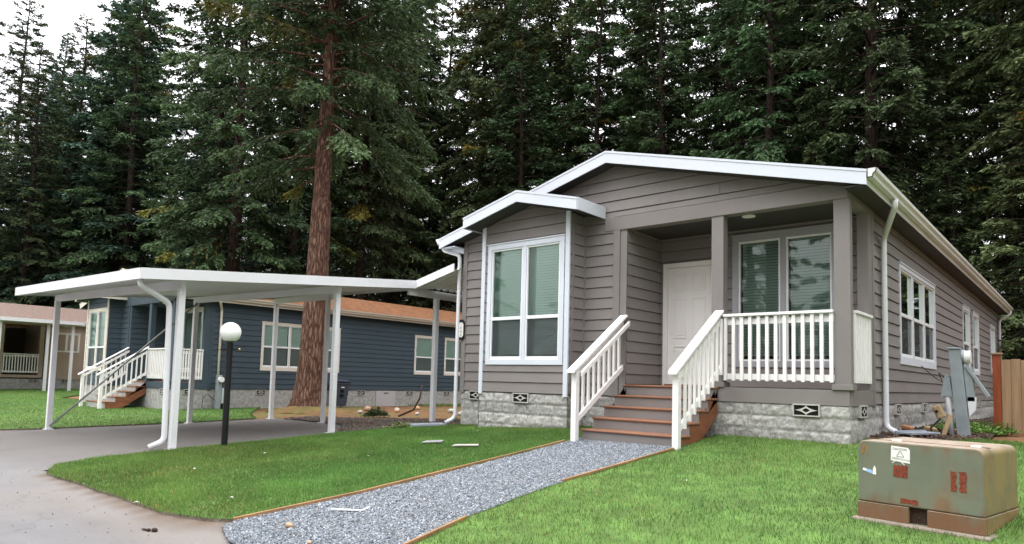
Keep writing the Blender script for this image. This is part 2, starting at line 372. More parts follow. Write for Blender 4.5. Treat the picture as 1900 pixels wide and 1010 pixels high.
def asphalt_mat(name, base, sand):
    m = mat(name, base, .92, .12, .9, .35, 160)
    N = m.node_tree.nodes; L = m.node_tree.links; p = N['Principled BSDF']; old = p.inputs['Base Color'].links[0].from_socket
    tc = N.new('ShaderNodeTexCoord')
    def layer(src, scale, lo, hi, col, amt, st=None):
        n = N.new('ShaderNodeTexNoise'); n.inputs['Scale'].default_value = scale; n.inputs['Detail'].default_value = 9; n.inputs['Roughness'].default_value = .62
        if st:
            mp = N.new('ShaderNodeMapping'); mp.inputs['Scale'].default_value = st; L.new(tc.outputs['Object'], mp.inputs[0]); L.new(mp.outputs[0], n.inputs['Vector'])
        else: L.new(tc.outputs['Object'], n.inputs['Vector'])
        r = N.new('ShaderNodeMapRange'); r.inputs[1].default_value = lo; r.inputs[2].default_value = hi; r.inputs[4].default_value = amt; L.new(n.outputs[0], r.inputs[0])
        x = N.new('ShaderNodeMix'); x.data_type = 'RGBA'; L.new(r.outputs[0], x.inputs[0]); L.new(src, x.inputs[6]); x.inputs[7].default_value = (*col,1); return x.outputs[2]
    sy = N.new('ShaderNodeSeparateXYZ'); L.new(tc.outputs['Object'], sy.inputs[0])
    nn = N.new('ShaderNodeTexNoise'); nn.inputs['Scale'].default_value = .8; nn.inputs['Detail'].default_value = 6; L.new(tc.outputs['Object'], nn.inputs['Vector'])
    ma = N.new('ShaderNodeMath'); ma.operation = 'MULTIPLY_ADD'; ma.inputs[1].default_value = 3.2; L.new(nn.outputs[0], ma.inputs[0]); L.new(sy.outputs['Y'], ma.inputs[2])
    rr_ = N.new('ShaderNodeMapRange'); rr_.inputs[1].default_value = -6.3; rr_.inputs[2].default_value = -4.9; L.new(ma.outputs[0], rr_.inputs[0])
    dm = N.new('ShaderNodeMix'); dm.data_type = 'RGBA'; L.new(rr_.outputs[0], dm.inputs[0]); L.new(old, dm.inputs[6]); dm.inputs[7].default_value = (.15,.137,.128,1)
    o = layer(dm.outputs[2], .42, .52, .7, sand, .42)
    o = layer(o, .33, .56, .7, (.105,.09,.082), .5, (.6,1.4,1))
    o = layer(o, 2.5, .6, .75, tuple(Vector(sand)*.8), .5)
    o = layer(o, .7, .58, .74, (.1,.085,.075), .45, (.5,1.6,1))
    at = N.new('ShaderNodeAttribute'); at.attribute_name = 'Col'; sc_ = N.new('ShaderNodeSeparateColor'); L.new(at.outputs['Color'], sc_.inputs[0])
    x1 = N.new('ShaderNodeMix'); x1.data_type = 'RGBA'; L.new(sc_.outputs[1], x1.inputs[0]); L.new(o, x1.inputs[6]); x1.inputs[7].default_value = (.215,.19,.165,1)
    x2 = N.new('ShaderNodeMix'); x2.data_type = 'RGBA'; L.new(sc_.outputs[0], x2.inputs[0]); L.new(x1.outputs[2], x2.inputs[6]); x2.inputs[7].default_value = (.115,.08,.055,1)
    o = x2.outputs[2]
    o = layer(o, 120, .52, .75, tuple(Vector(base)*1.6), .5)
    o = layer(o, 170, .6, .75, (.06,.055,.05), .5)
    o = layer(o, 26, .55, .75, (.1,.095,.09), .45)
    vo = N.new('ShaderNodeTexVoronoi'); vo.feature = 'DISTANCE_TO_EDGE'; vo.inputs['Scale'].default_value = .33
    wn = N.new('ShaderNodeTexNoise'); wn.inputs['Scale'].default_value = 1.6; wn.inputs['Detail'].default_value = 6; L.new(tc.outputs['Object'], wn.inputs['Vector'])
    wa = N.new('ShaderNodeVectorMath'); wa.operation = 'ADD'; L.new(tc.outputs['Object'], wa.inputs[0]); L.new(wn.outputs['Color'], wa.inputs[1]); L.new(wa.outputs[0], vo.inputs['Vector'])
    vr = N.new('ShaderNodeMapRange'); vr.inputs[1].default_value = .002; vr.inputs[2].default_value = .006; vr.inputs[3].default_value = .22; vr.inputs[4].default_value = 0; L.new(vo.outputs['Distance'], vr.inputs[0])
    vm = N.new('ShaderNodeMix'); vm.data_type = 'RGBA'; L.new(vr.outputs[0], vm.inputs[0]); L.new(o, vm.inputs[6]); vm.inputs[7].default_value = (.06,.055,.05,1); o = vm.outputs[2]
    L.new(o, p.inputs['Base Color']); return m
M['ground'] = ground_mat()
M['road'] = asphalt_mat('weathered_asphalt', (.158,.157,.16), (.19,.176,.162))
M['gravel_bed'] = mat('gravel_bed', (.16,.17,.185), .95, .3, 30, .5, 120)
M['dark_gravel'] = mat('dark_gravel', (.1,.078,.062), .95, .45, 12, .6, 90, dirt=.5, dirtcol=(.17,.14,.115))
M['soil'] = mat('dark_soil', (.045,.028,.02), .95, .4, 9, .7, 40, dirt=.3, dirtcol=(.1,.06,.04))
M['edge_soil'] = mat('edge_soil', (.2,.165,.135), .95, .3, 4, .6, 50, dirt=.6, dirtcol=(.12,.09,.065))
M['lawn'] = mat('lawn_turf', (.09,.165,.035), .9, .3, 4, .5, 70, dirt=.25, dirtcol=(.06,.07,.02))

# base ground: one sheet reaching the horizon
gxs = np.unique(np.concatenate([np.arange(-30,14,.5), np.arange(-70,-30,2.5), np.arange(14,31,2), [-600,-300,-150,-100,60,120,300,600]]))
gys = np.unique(np.concatenate([np.arange(-14,20,.5), np.arange(20,61,2.5), np.arange(-28,-14,2), [-600,-300,-120,-60,90,150,300,600]]))
GX, GY = np.meshgrid(gxs, gys, indexing='ij'); GZ = terr(GX, GY); ny = len(gys)
ii, jj = np.meshgrid(np.arange(len(gxs)-1), np.arange(ny-1), indexing='ij'); a0 = (ii*ny+jj).ravel()
g = np_mesh('ground', np.stack([GX.ravel(), GY.ravel(), GZ.ravel()-.02], 1), np.stack([a0, a0+ny, a0+ny+1, a0+1], 1).ravel(), 4, M['ground'], smooth=True, kind='structure')

road, _ = sheet('road', [(-60,-6.5),(-20,-6.6),(-14.9,-6.8),(-8.0,-7.0),(-3,-6.3),(8,-6.6),(25,-7),(25,-20),(-60,-20)], .0, M['road'], .4, fine=(-10,0,-9,-6.2,.07)); road['kind'] = 'structure'
drive, _ = sheet('driveway', [(-14.62,.35),(-14.9,-6.8),(-8.0,-7.0),(-8.0,-6.3),(-8.15,-2.6),(-8.3,-1.3),(-10,-.6)], .0, M['road'], .4); drive['kind'] = 'structure'
gp, gpoly = sheet('gravel_patch', [(-14.2,.25),(-10.2,-.75),(-8.35,-2.2),(-7.9,-1.2),(-7.2,-.25),(-7.25,1.5),(-10,1.3),(-14.2,1.1)], .024, M['dark_gravel'], .3, .12); gp['kind'] = 'structure'
LAWN_L = [(-7.35,.05),(-7.45,-.55),(-8.1,-1.4),(-8.32,-2.2),(-8.42,-4.0),(-8.45,-5.2),(-8.35,-6.2),(-8.12,-6.85),(-7.6,-7.06),(-5.87,-6.92),(-4.6,-6.9),(-3.95,-6.78),(-3.66,-6.62),(-3.6,-4.8),(-3.58,-1.5),(-3.58,.05)]
LAWN_R = [(-1.83,.05),(-1.83,-1.5),(-2.02,-3.9),(-1.98,-5.2),(-1.62,-7.05),(0,-7.3),(4,-7.5),(12,-7.6),(12,2.3),(1.2,2.2),(.9,1.1),(.05,.5),(.02,.05)]
LAWN_B = [(-14.72,-.3),(-14.66,-5.4),(-15.2,-6.5),(-20,-6.75),(-39.8,-6.9),(-39.8,3.2),(-36.5,3.4),(-30,-.4),(-20,-.2),(-19.6,2.6),(-17.2,.9)]
ll, LP = sheet('lawn', LAWN_L, .03, M['lawn'], .3, .05, .07, bumpy=.008); ll['kind'] = 'structure'
lr, RP = sheet('lawn', LAWN_R, .03, M['lawn'], .3, .05, .07, bumpy=.008); lr['kind'] = 'structure'
lb, BP = sheet('lawn', LAWN_B, .03, M['lawn'], .5, .05, .07, bumpy=.008); lb['kind'] = 'structure'
PATH = [(-3.58,-1.0),(-3.58,-4.8),(-3.66,-6.62),(-3.55,-6.82),(-3.1,-6.98),(-2.2,-7.06),(-1.62,-7.02),(-1.75,-6.4),(-2.0,-5.2),(-2.03,-3.9),(-1.85,-1.4),(-1.85,-1.0)]
pa, PP = sheet('gravel_path', PATH, .022, M['gravel_bed'], .25, .03); pa['kind'] = 'structure'
so, SP = sheet('soil_strip', [(-.05,.5),(.9,1.1),(1.25,2.2),(1.2,4.2),(1.0,7),(.9,17.5),(-.05,17.5)], .03, M['soil'], .3, .08, bumpy=.03); so['kind'] = 'structure'

def verge_mask(o):
    '''bare soil and washed out sand lie on the paving next to the turf: stored per vertex'''
    me = o.data; n = len(me.vertices); co = np.empty(n*3, np.float32); me.vertices.foreach_get('co', co); co = co.reshape(-1,3); C = np.zeros((n,3))
    near = np.where((co[:,0] > -11) & (co[:,0] < 1) & (co[:,1] > -10) & (co[:,1] < -5.5))[0]
    x, y = co[near,0].astype(float), co[near,1].astype(float); d = np.full(len(near), 9.)
    B = [p for p in LP+RP if p[1] < -5.8]
    for bx, by in B: d = np.minimum(d, np.hypot(x-bx, y-by))
    nz = vnoise(x,y,2.1,31)*.6+vnoise(x,y,7,32)*.4; n2 = vnoise(x,y,1.1,33)*.6+vnoise(x,y,3.3,34)*.4
    w_ = .07+.22*nz+.12*np.clip((x+7.5)/4,0,1)
    C[near,0] = np.clip(1.25-d/w_,0,1)
    sand = np.exp(-((x+3.3)**2/2.2+(y+7.25)**2/.22))*.75+np.exp(-((x+6.8)**2/3+(y+7.6)**2/.5))*.35
    C[near,1] = np.clip(sand*np.clip(n2*2.2-.45,0,1)+.45*np.clip(1.1-d/(w_*2.4),0,1),0,1)
    ca = me.color_attributes.new('Col','FLOAT_COLOR','POINT'); c4 = np.ones((n,4),np.float32); c4[:,:3] = C; ca.data.foreach_set('color', c4.ravel())
def scatter(poly, n):
    xs = [p[0] for p in poly]; ys = [p[1] for p in poly]; X = np.empty(0); Y = np.empty(0)
    while len(X) < n:
        x = RNG.uniform(min(xs), max(xs), n); y = RNG.uniform(min(ys), max(ys), n); k = inside(poly, x, y); X = np.append(X, x[k]); Y = np.append(Y, y[k])
    return X[:n], Y[:n]
def vnoise(X, Y, s, seed=0):
    """cheap smooth value noise"""
    r = np.random.default_rng(seed); T = r.random((64,64)); x = X*s; y = Y*s; i = np.floor(x).astype(int); j = np.floor(y).astype(int); u = x-i; v = y-j
    u = u*u*(3-2*u); v = v*v*(3-2*v); g_ = lambda a, b: T[a % 64, b % 64]
    return (g_(i,j)*(1-u)+g_(i+1,j)*u)*(1-v)+(g_(i,j+1)*(1-u)+g_(i+1,j+1)*u)*v
verge_mask(road)
def blades(name, poly, n, h0, h1, w, label=None):
    X, Y = scatter(poly, n)
    P_ = np.array(poly); ne = len(P_)*45; q = RNG.integers(0,len(P_),ne); t_ = RNG.random(ne)[:,None]; E_ = P_[q]*(1-t_)+P_[(q+1) % len(P_)]*t_+RNG.normal(0,.018,(ne,2))
    X = np.append(X,E_[:,0]); Y = np.append(Y,E_[:,1]); n = len(X); Z = terr(X, Y)+.018
    patch = vnoise(X,Y,.9,1)*.5+vnoise(X,Y,2.7,2)*.3+vnoise(X,Y,8,3)*.2
    h = RNG.uniform(h0, h1, n)*(.75+.5*patch); a = RNG.uniform(0, 2*np.pi, n); lean = RNG.uniform(.1, .8, n)*h; la = RNG.uniform(0, 2*np.pi, n)+.6
    wx = np.cos(a)*w/2; wy = np.sin(a)*w/2
    V = np.empty((n,3,3)); V[:,0] = np.stack([X-wx,Y-wy,Z],1); V[:,1] = np.stack([X+wx,Y+wy,Z],1)
    V[:,2] = np.stack([X+np.cos(la)*lean, Y+np.sin(la)*lean, Z+h],1)
    base = np.array([.132,.262,.06]); c = base*(.55+.8*patch)[:,None]*RNG.uniform(.65,1.3,n)[:,None]
    yl = (RNG.random(n) < .06+.12*(vnoise(X,Y,1.7,9) > .72)); c[yl] = np.array([.4,.36,.14])*RNG.uniform(.6,1.2,yl.sum())[:,None]
    c[:,0] *= 1+.35*(vnoise(X,Y,.6,5)-.4); c *= (.72+.38*vnoise(X,Y,1.3,12)+.24*vnoise(X,Y,4.1,14))[:,None]; h *= np.where(RNG.random(n) < .04, 1.6, 1)
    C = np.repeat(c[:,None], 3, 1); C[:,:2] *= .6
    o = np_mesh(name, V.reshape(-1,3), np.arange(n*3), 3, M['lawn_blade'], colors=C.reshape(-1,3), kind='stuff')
    return tag(o, label, 'grass')
blades('grass', LP, 230000, .03, .062, .007, 'short green turf between the driveway and the gravel path')
blades('grass', [p for p in RP if True], 300000, .03, .062, .007, 'short green turf right of the gravel path below the porch')
blades('grass', BP, 85000, .03, .06, .014, 'short green turf in front of the blue house')
# weeds at the foot of the blue house and stray grass on the litter
blades('grass', [(-13.5,7.5),(-17.5,11.5),(-19.3,9),(-19.3,13),(-9,13),(-9,6)], 14000, .04, .12, .03, 'thin weedy grass on bare ground beside the blue house')

def stones(name, poly, n, s0, s1, cols, lift, label):
    X, Y = scatter(poly, n); s = RNG.uniform(s0, s1, n); Z = terr(X, Y)+lift+s*.15*RNG.random(n)
    cube = np.array([(-1,-1,-1),(1,-1,-1),(1,1,-1),(-1,1,-1),(-1,-1,1),(1,-1,1),(1,1,1),(-1,1,1)], float)
    V = cube[None]*(1+RNG.uniform(-.55,.25,(n,8,3)))*np.stack([s, s*RNG.uniform(.5,1,n), s*RNG.uniform(.35,.8,n)],1)[:,None]*.5
    q = RNG.normal(size=(n,4)); q /= np.linalg.norm(q,axis=1)[:,None]; w,x,y,z = q.T
    Rm = np.stack([1-2*(y*y+z*z),2*(x*y-z*w),2*(x*z+y*w),2*(x*y+z*w),1-2*(x*x+z*z),2*(y*z-x*w),2*(x*z-y*w),2*(y*z+x*w),1-2*(x*x+y*y)],1).reshape(n,3,3)
    V = np.einsum('nij,nkj->nki', Rm, V) + np.stack([X,Y,Z],1)[:,None]
    F = np.array([(0,3,2,1),(4,5,6,7),(0,1,5,4),(1,2,6,5),(2,3,7,6),(3,0,4,7)]); Fa = (F[None]+np.arange(n)[:,None,None]*8).ravel()
    c = np.array(cols)[RNG.integers(0,len(cols),n)]*RNG.uniform(.55,1.35,n)[:,None]
    o = np_mesh(name, V.reshape(-1,3), Fa, 4, M['stones'], colors=np.repeat(c[:,None],8,1).reshape(-1,3), kind='stuff'); return tag(o, label, 'gravel')
BG = [(.15,.175,.2),(.2,.23,.262),(.08,.09,.105),(.32,.35,.385),(.165,.182,.2),(.22,.215,.205)]
stones('gravel', PP, 90000, .009, .026, BG, .026, 'blue grey crushed stone filling the garden path')
stones('gravel', gpoly, 3000, .012, .04, [(.1,.085,.075),(.16,.14,.125),(.2,.17,.15),(.18,.11,.07)], .026, 'dark gritty soil and gravel between carport and grey house')
stones('gravel', SP, 1800, .015, .06, [(.06,.035,.025),(.1,.06,.04),(.14,.1,.07)], .035, 'dark soil crumbs along the side of the grey house')
VERGE = [(-8.3,-6.9),(-7.6,-7.25),(-5.87,-7.15),(-4.6,-7.15),(-3.9,-7.3),(-2.2,-7.9),(-3.4,-8.3),(-6.5,-7.8),(-8.6,-7.3)]
stones('grit', VERGE, 70, .005, .013, [(.3,.26,.22),(.2,.16,.13),(.2,.12,.07)], .022, 'loose grit on the asphalt along the lawn edge')

# ------------------------------------------------------------------ house pieces
def mapf(u, z, d, y0=0.): return (u, y0-d, z)          # facade facing -Y
def mapr(u, z, d, x0=0.): return (x0+d, u, z)          # side facing +X
def mapl(u, z, d, x0=0.): return (x0-d, u, z)          # side facing -X
def flip(mp):
    a, b, c = Vector(mp(1,0,0))-Vector(mp(0,0,0)), Vector(mp(0,1,0))-Vector(mp(0,0,0)), Vector(mp(0,0,1))-Vector(mp(0,0,0))
    return a.cross(b).dot(c) < 0
def clip(poly, f):
    out = []
    for i in range(len(poly)):
        p, q = poly[i], poly[(i+1) % len(poly)]; a, b = f(p), f(q)
        if a <= 0: out.append(p)
        if (a < 0) != (b < 0) and abs(a-b) > 1e-9:
            t = a/(a-b); out.append((p[0]+(q[0]-p[0])*t, p[1]+(q[1]-p[1])*t))
    return out
def siding(mb, mp, u0, u1, z0, z1, openings=(), lines=(), pitch=.186, base=.54, thick=.02):
    """lap boards; lines = list of (a,b) meaning keep z <= a*u+b"""
    k = math.floor((z0-base)/pitch+1e-6); fl = flip(mp)
    while base+k*pitch < z1-1e-6:
        zb = base+k*pitch; zt = zb+pitch
        cuts = sorted(set([max(zb,z0), min(zt,z1)]+[z for o in openings for z in (o[2],o[3]) if max(zb,z0) < z < min(zt,z1)]))
        for c0, c1 in zip(cuts, cuts[1:]):
            iv = [(u0,u1)]
            for o in openings:
                if o[2] < c1-1e-6 and o[3] > c0+1e-6:
                    nv = []
                    for a, b in iv:
                        if o[1] <= a or o[0] >= b: nv.append((a,b)); continue
                        if o[0] > a: nv.append((a,o[0]))
                        if o[1] < b: nv.append((o[1],b))
                    iv = nv
            jv = []
            for a, b in iv:
                e = a+.5+3.2*((math.sin(k*12.9898+b*3.7)*43758.5453) % 1.0)
                while e < b-.5: jv.append((a,e-.003)); a = e+.003; e += 3.66
                jv.append((a,b))
            for a, b in jv:
                g_ = .011 if abs(c0-max(zb,z0)) < 1e-6 else 0; poly = [(a,c0+g_),(b,c0+g_),(b,c1),(a,c1)]
                for la, lb_ in lines:
                    poly = clip(poly, lambda p: p[1]-(la*p[0]+lb_))
                    if len(poly) < 3: break
                if len(poly) < 3: continue
                dd = lambda z: .002+thick*(zt-z)/pitch
                vs = [mp(u, z, dd(z)) for u, z in poly]; mb.quad(*(vs[::-1] if fl else vs))
                us = [p[0] for p in poly if abs(p[1]-c0-g_) < 1e-6] if g_ else []
                if len(us) >= 2:
                    ua, ub = min(us), max(us); e0 = c0+g_; vs = [mp(ua,e0,dd(e0)), mp(ub,e0,dd(e0)), mp(ub,e0,-.018), mp(ua,e0,-.018)]; mb.quad(*(vs if fl else vs[::-1]))
                    vs = [mp(ua,c0-.001,-.018), mp(ub,c0-.001,-.018), mp(ub,e0,-.018), mp(ua,e0,-.018)]; mb.quad(*(vs[::-1] if fl else vs))
        k += 1
def mbox(mb, mp, u0, u1, z0, z1, d0, d1):
    a = mp(u0,z0,d0); b = mp(u1,z1,d1)
    mb.box(min(a[0],b[0]),max(a[0],b[0]),min(a[1],b[1]),max(a[1],b[1]),min(a[2],b[2]),max(a[2],b[2]))

def window(parent, mp, u0, u1, z0, z1, mats, cols=2, transom=None, trim=.09, blind=False, screen=True, depth=.16, glassm=None, mull=.07, label=None, sill=.0):
    """a window part: trim frame > sash, pane (all the glass), blind, screen, reveal"""
    t = MB()
    mbox(t,mp,u0,u1,z1-trim,z1,-.02,.03); mbox(t,mp,u0,u1,z0,z0+trim+sill,-.02,.03); mbox(t,mp,u0,u0+trim,z0+trim+sill,z1-trim,-.02,.03); mbox(t,mp,u1-trim,u1,z0+trim+sill,z1-trim,-.02,.03)
    mbox(t,mp,u0-.02,u1+.02,z1,z1+.025,-.02,.045)
    iu0, iu1, iz0, iz1 = u0+trim, u1-trim, z0+trim+sill, z1-trim
    cw = (iu1-iu0-mull*(cols-1))/cols; edges = [(iu0+i*(cw+mull), iu0+i*(cw+mull)+cw) for i in range(cols)]
    for i in range(cols-1): mbox(t,mp,edges[i][1],edges[i+1][0],iz0,iz1,-.02,.026)
    w = t.build('window', mats['trim'], parent, bevel=.004)
    if label: w['label'] = label
    s = MB(); gl = MB(); bl = MB(); sc = MB(); rv = MB(); fl = flip(mp)
    def q(m, a, b, c, d, dp):
        vs = [mp(a,c,dp),mp(b,c,dp),mp(b,d,dp),mp(a,d,dp)]; m.quad(*(vs[::-1] if fl else vs))
    fw = .03
    for a, b in edges:
        mbox(s,mp,a,b,iz0,iz0+fw,-.035,.012); mbox(s,mp,a,b,iz1-fw,iz1,-.035,.012); mbox(s,mp,a,a+fw,iz0+fw,iz1-fw,-.035,.012); mbox(s,mp,b-fw,b,iz0+fw,iz1-fw,-.035,.012)
        if transom:
            mbox(s,mp,a+fw,b-fw,transom-.03,transom+.03,-.045,.014)
            mbox(s,mp,a+fw,b-fw,iz0+fw,iz0+fw+.025,-.05,.004)
        q(gl,a+fw,b-fw,iz0+fw,iz1-fw,-.022)
        if screen and transom: q(sc,a+fw,b-fw,iz0+fw+.025,transom-.03,-.012)
        if blind:
            z = iz1-fw-.06; x0 = a+fw+(.14 if blind == 'inset' else .02); x1 = b-fw-.015
            while z > iz0+fw+.02:
                vs = [mp(x0,z,-.052),mp(x1,z,-.052),mp(x1,z+.0445,-.066),mp(x0,z+.0445,-.066)]; bl.quad(*(vs[::-1] if fl else vs)); z -= .048
            mbox(bl,mp,x0,x1,iz1-fw-.045,iz1-fw,-.085,-.05)
        # reveal box behind the glass
        D = depth
        A = [mp(a,iz0,-.055),mp(b,iz0,-.055),mp(b,iz1,-.055),mp(a,iz1,-.055)]; B = [mp(a,iz0,-D),mp(b,iz0,-D),mp(b,iz1,-D),mp(a,iz1,-D)]
        rv.add(A+B, [(0,1,5,4),(1,2,6,5),(2,3,7,6),(3,0,4,7),(4,5,6,7)])
    s.build('sash', mats['sash'], w, bevel=.003); gl.build('pane', glassm or M['glass_dark'], w)
    if sc.v: sc.build('insect_screen', M['screen_mesh'], w)
    if bl.v: bl.build('blind', M['blind'], w)
    rv.build('reveal', M['mint_room'] if blind == 'inset' else M['dark_room'], w)
    return w

def screen_mesh_mat():
    m = bpy.data.materials.new('screen_mesh'); m.use_nodes = True; N = m.node_tree.nodes; L = m.node_tree.links
    p = N['Principled BSDF']; p.inputs['Base Color'].default_value = (.1,.1,.105,1); p.inputs['Roughness'].default_value = .8
    t = N.new('ShaderNodeBsdfTransparent'); t.inputs[0].default_value = (.75,.75,.78,1); mx = N.new('ShaderNodeMixShader'); mx.inputs[0].default_value = .3
    L.new(t.outputs[0], mx.inputs[1]); L.new(p.outputs[0], mx.inputs[2]); L.new(mx.outputs[0], N['Material Output'].inputs[0]); return m
M['screen_mesh'] = screen_mesh_mat()

def blockwall(name, mp, u0, u1, z0, z1, parent, res=.02, off=0., seed=0.):
    """split face concrete block courses, each block chipped its own way"""
    nu = max(2,int((u1-u0)/res)+1); nz = max(2,int((z1-z0)/res)+1)
    U = np.linspace(u0,u1,nu); Zs = np.linspace(z0,z1,nz); V = []; C = []
    for u in U:
        for z in Zs:
            course = math.floor((.54-z)/.19+1e-6); uu = u+(course % 2)*.2; blk = math.floor(uu/.4); fu = uu/.4-blk; fz = (.54-z)/.19-course
            e = min(fu*.4, (1-fu)*.4, fz*.19, (1-fz)*.19)
            n = mnoise.fractal((u*10+seed,z*10,blk*1.7+course*3.1), .8, 2.2, 4); rid = abs(mnoise.noise((u*16+blk*5.1,z*16,course*2.2+seed)))
            lim = min(1, e/.03); d = off+(.012+.014*n+.015*rid)*lim-.006*(1-min(1,e/.008))
            V.append(mp(u,z,d)); tone = .9+.16*math.sin(blk*12.9+course*78.2+seed)
            k = tone*(.75+.25*min(1,e/.012))*(.85+.3*(n+.5))
            dirt = min(1, max(0, (z-tz_hint(z))/.25)); C.append((.44*k, .43*k, .405*k))
    F = []; fl = flip(mp)
    i, j = np.meshgrid(np.arange(nu-1), np.arange(nz-1), indexing='ij'); a = (i*nz+j).ravel()
    F = np.stack([a,a+nz,a+nz+1,a+1] if not fl else [a,a+1,a+nz+1,a+nz], 1).ravel()
    rl = rootloc(parent); V = np.array(V)-np.array(rl)
    return np_mesh(name, V, F, 4, M['block'], parent, colors=np.array(C))
def tz_hint(z): return -.2

def vent(parent, mp, uc, zc, w=.38, h=.16, d0=.03):
    m = MB(); t = .016
    mbox(m,mp,uc-w/2,uc+w/2,zc+h/2-t,zc+h/2,0,d0); mbox(m,mp,uc-w/2,uc+w/2,zc-h/2,zc-h/2+t,0,d0); mbox(m,mp,uc-w/2,uc-w/2+t,zc-h/2+t,zc+h/2-t,0,d0); mbox(m,mp,uc+w/2-t,uc+w/2,zc-h/2+t,zc+h/2-t,0,d0)
    n = 32; A = w/2-t; B = h/2-t; fl = flip(mp)
    for i in range(n):
        t0 = 2*math.pi*i/n; t1 = 2*math.pi*(i+1)/n
        f = lambda an, s, dd: mp(uc+A*s*math.copysign(abs(math.cos(an))**3,math.cos(an)), zc+B*s*math.copysign(abs(math.sin(an))**3,math.sin(an)), dd)
        g2 = lambda an, dd: mp(uc+A*.3*math.copysign(abs(math.cos(an))**1.6,math.cos(an)), zc+B*.42*math.copysign(abs(math.sin(an))**1.6,math.sin(an)), dd)
        vs = [f(t0,1,d0-.004),f(t1,1,d0-.004),g2(t1,d0-.004),g2(t0,d0-.004)]; m.quad(*(vs if fl else vs[::-1]))
    v = m.build('foundation_vent', M['vent'], parent)
    k = MB(); mbox(k,mp,uc-w/2+.004,uc+w/2-.004,zc-h/2+.004,zc+h/2-.004,.0,d0-.014); k.build('vent_dark_backing', M['black'], v); return v  # solid black backing painted as the dark inside the vent

def gutter(parent, x0, sgn, ya, yb, z, m):
    """K-style eaves gutter running along Y on the plane x0, facing sgn"""
    pr = [(0,.0),(0,-.12),(.075,-.12),(.082,-.075),(.115,-.045),(.12,0),(.108,0),(.102,-.04),(.07,-.07),(.062,-.108),(.012,-.108),(.012,0)]
    poly = [(x0+sgn*a, ya, z+b) for a, b in pr]
    if sgn > 0: poly = poly[::-1]
    mb = MB(); mb.prism(poly, (0,yb-ya,0))
    for y in (ya, yb-.004):
        c = [(x0+sgn*a, y, z+b) for a, b in pr[:6]]; mb.prism(c, (0,.004,0))
    return mb.build('gutter', m, parent)
def downspout(parent, path, m, r=.04, label=None):
    P = [Vector(p) for p in path]; out = [P[0]]
    for i in range(1, len(P)-1):
        a, b, c = P[i-1], P[i], P[i+1]; l = min(.09, (b-a).length*.45, (c-b).length*.45); p0 = b+(a-b).normalized()*l; p1 = b+(c-b).normalized()*l
        for k in range(6):
            t = k/5; out.append(p0*(1-t)**2+b*2*t*(1-t)+p1*t*t)
    out.append(P[-1])
    o = MB().tube(out, r, 10).build('downspout', m, parent, smooth=True)
    if label: o['label'] = label
    return o

def railing(parent, mp, u0, u1, z0, z1, n, m, label=None):
    t = MB(); mbox(t,mp,u0,u1,z1-.04,z1,-.06,.07); r = t.build('porch_railing', m, parent, bevel=.004)
    if label: r['label'] = label
    a = MB(); mbox(a,mp,u0,u1,z1-.16,z1-.075,-.03,.008); a.build('top_rail', m, r); a = MB(); mbox(a,mp,u0,u1,z0+.02,z0+.105,-.03,.008); a.build('bottom_rail', m, r)
    w = .048
    for i in range(n):
        c = u0+.03+(u1-u0-.06)*i/(n-1); b = MB(); mbox(b,mp,c-w/2,c+w/2,z0,z1-.042,.01,.046); b.build('baluster', m, r, bevel=.003)
    return r

SL = .262; RIDGE = -3.73; RTOP = 4.69; XE0, XE1 = -7.76, .30
def roofz(x): return RTOP-SL*abs(x-RIDGE)

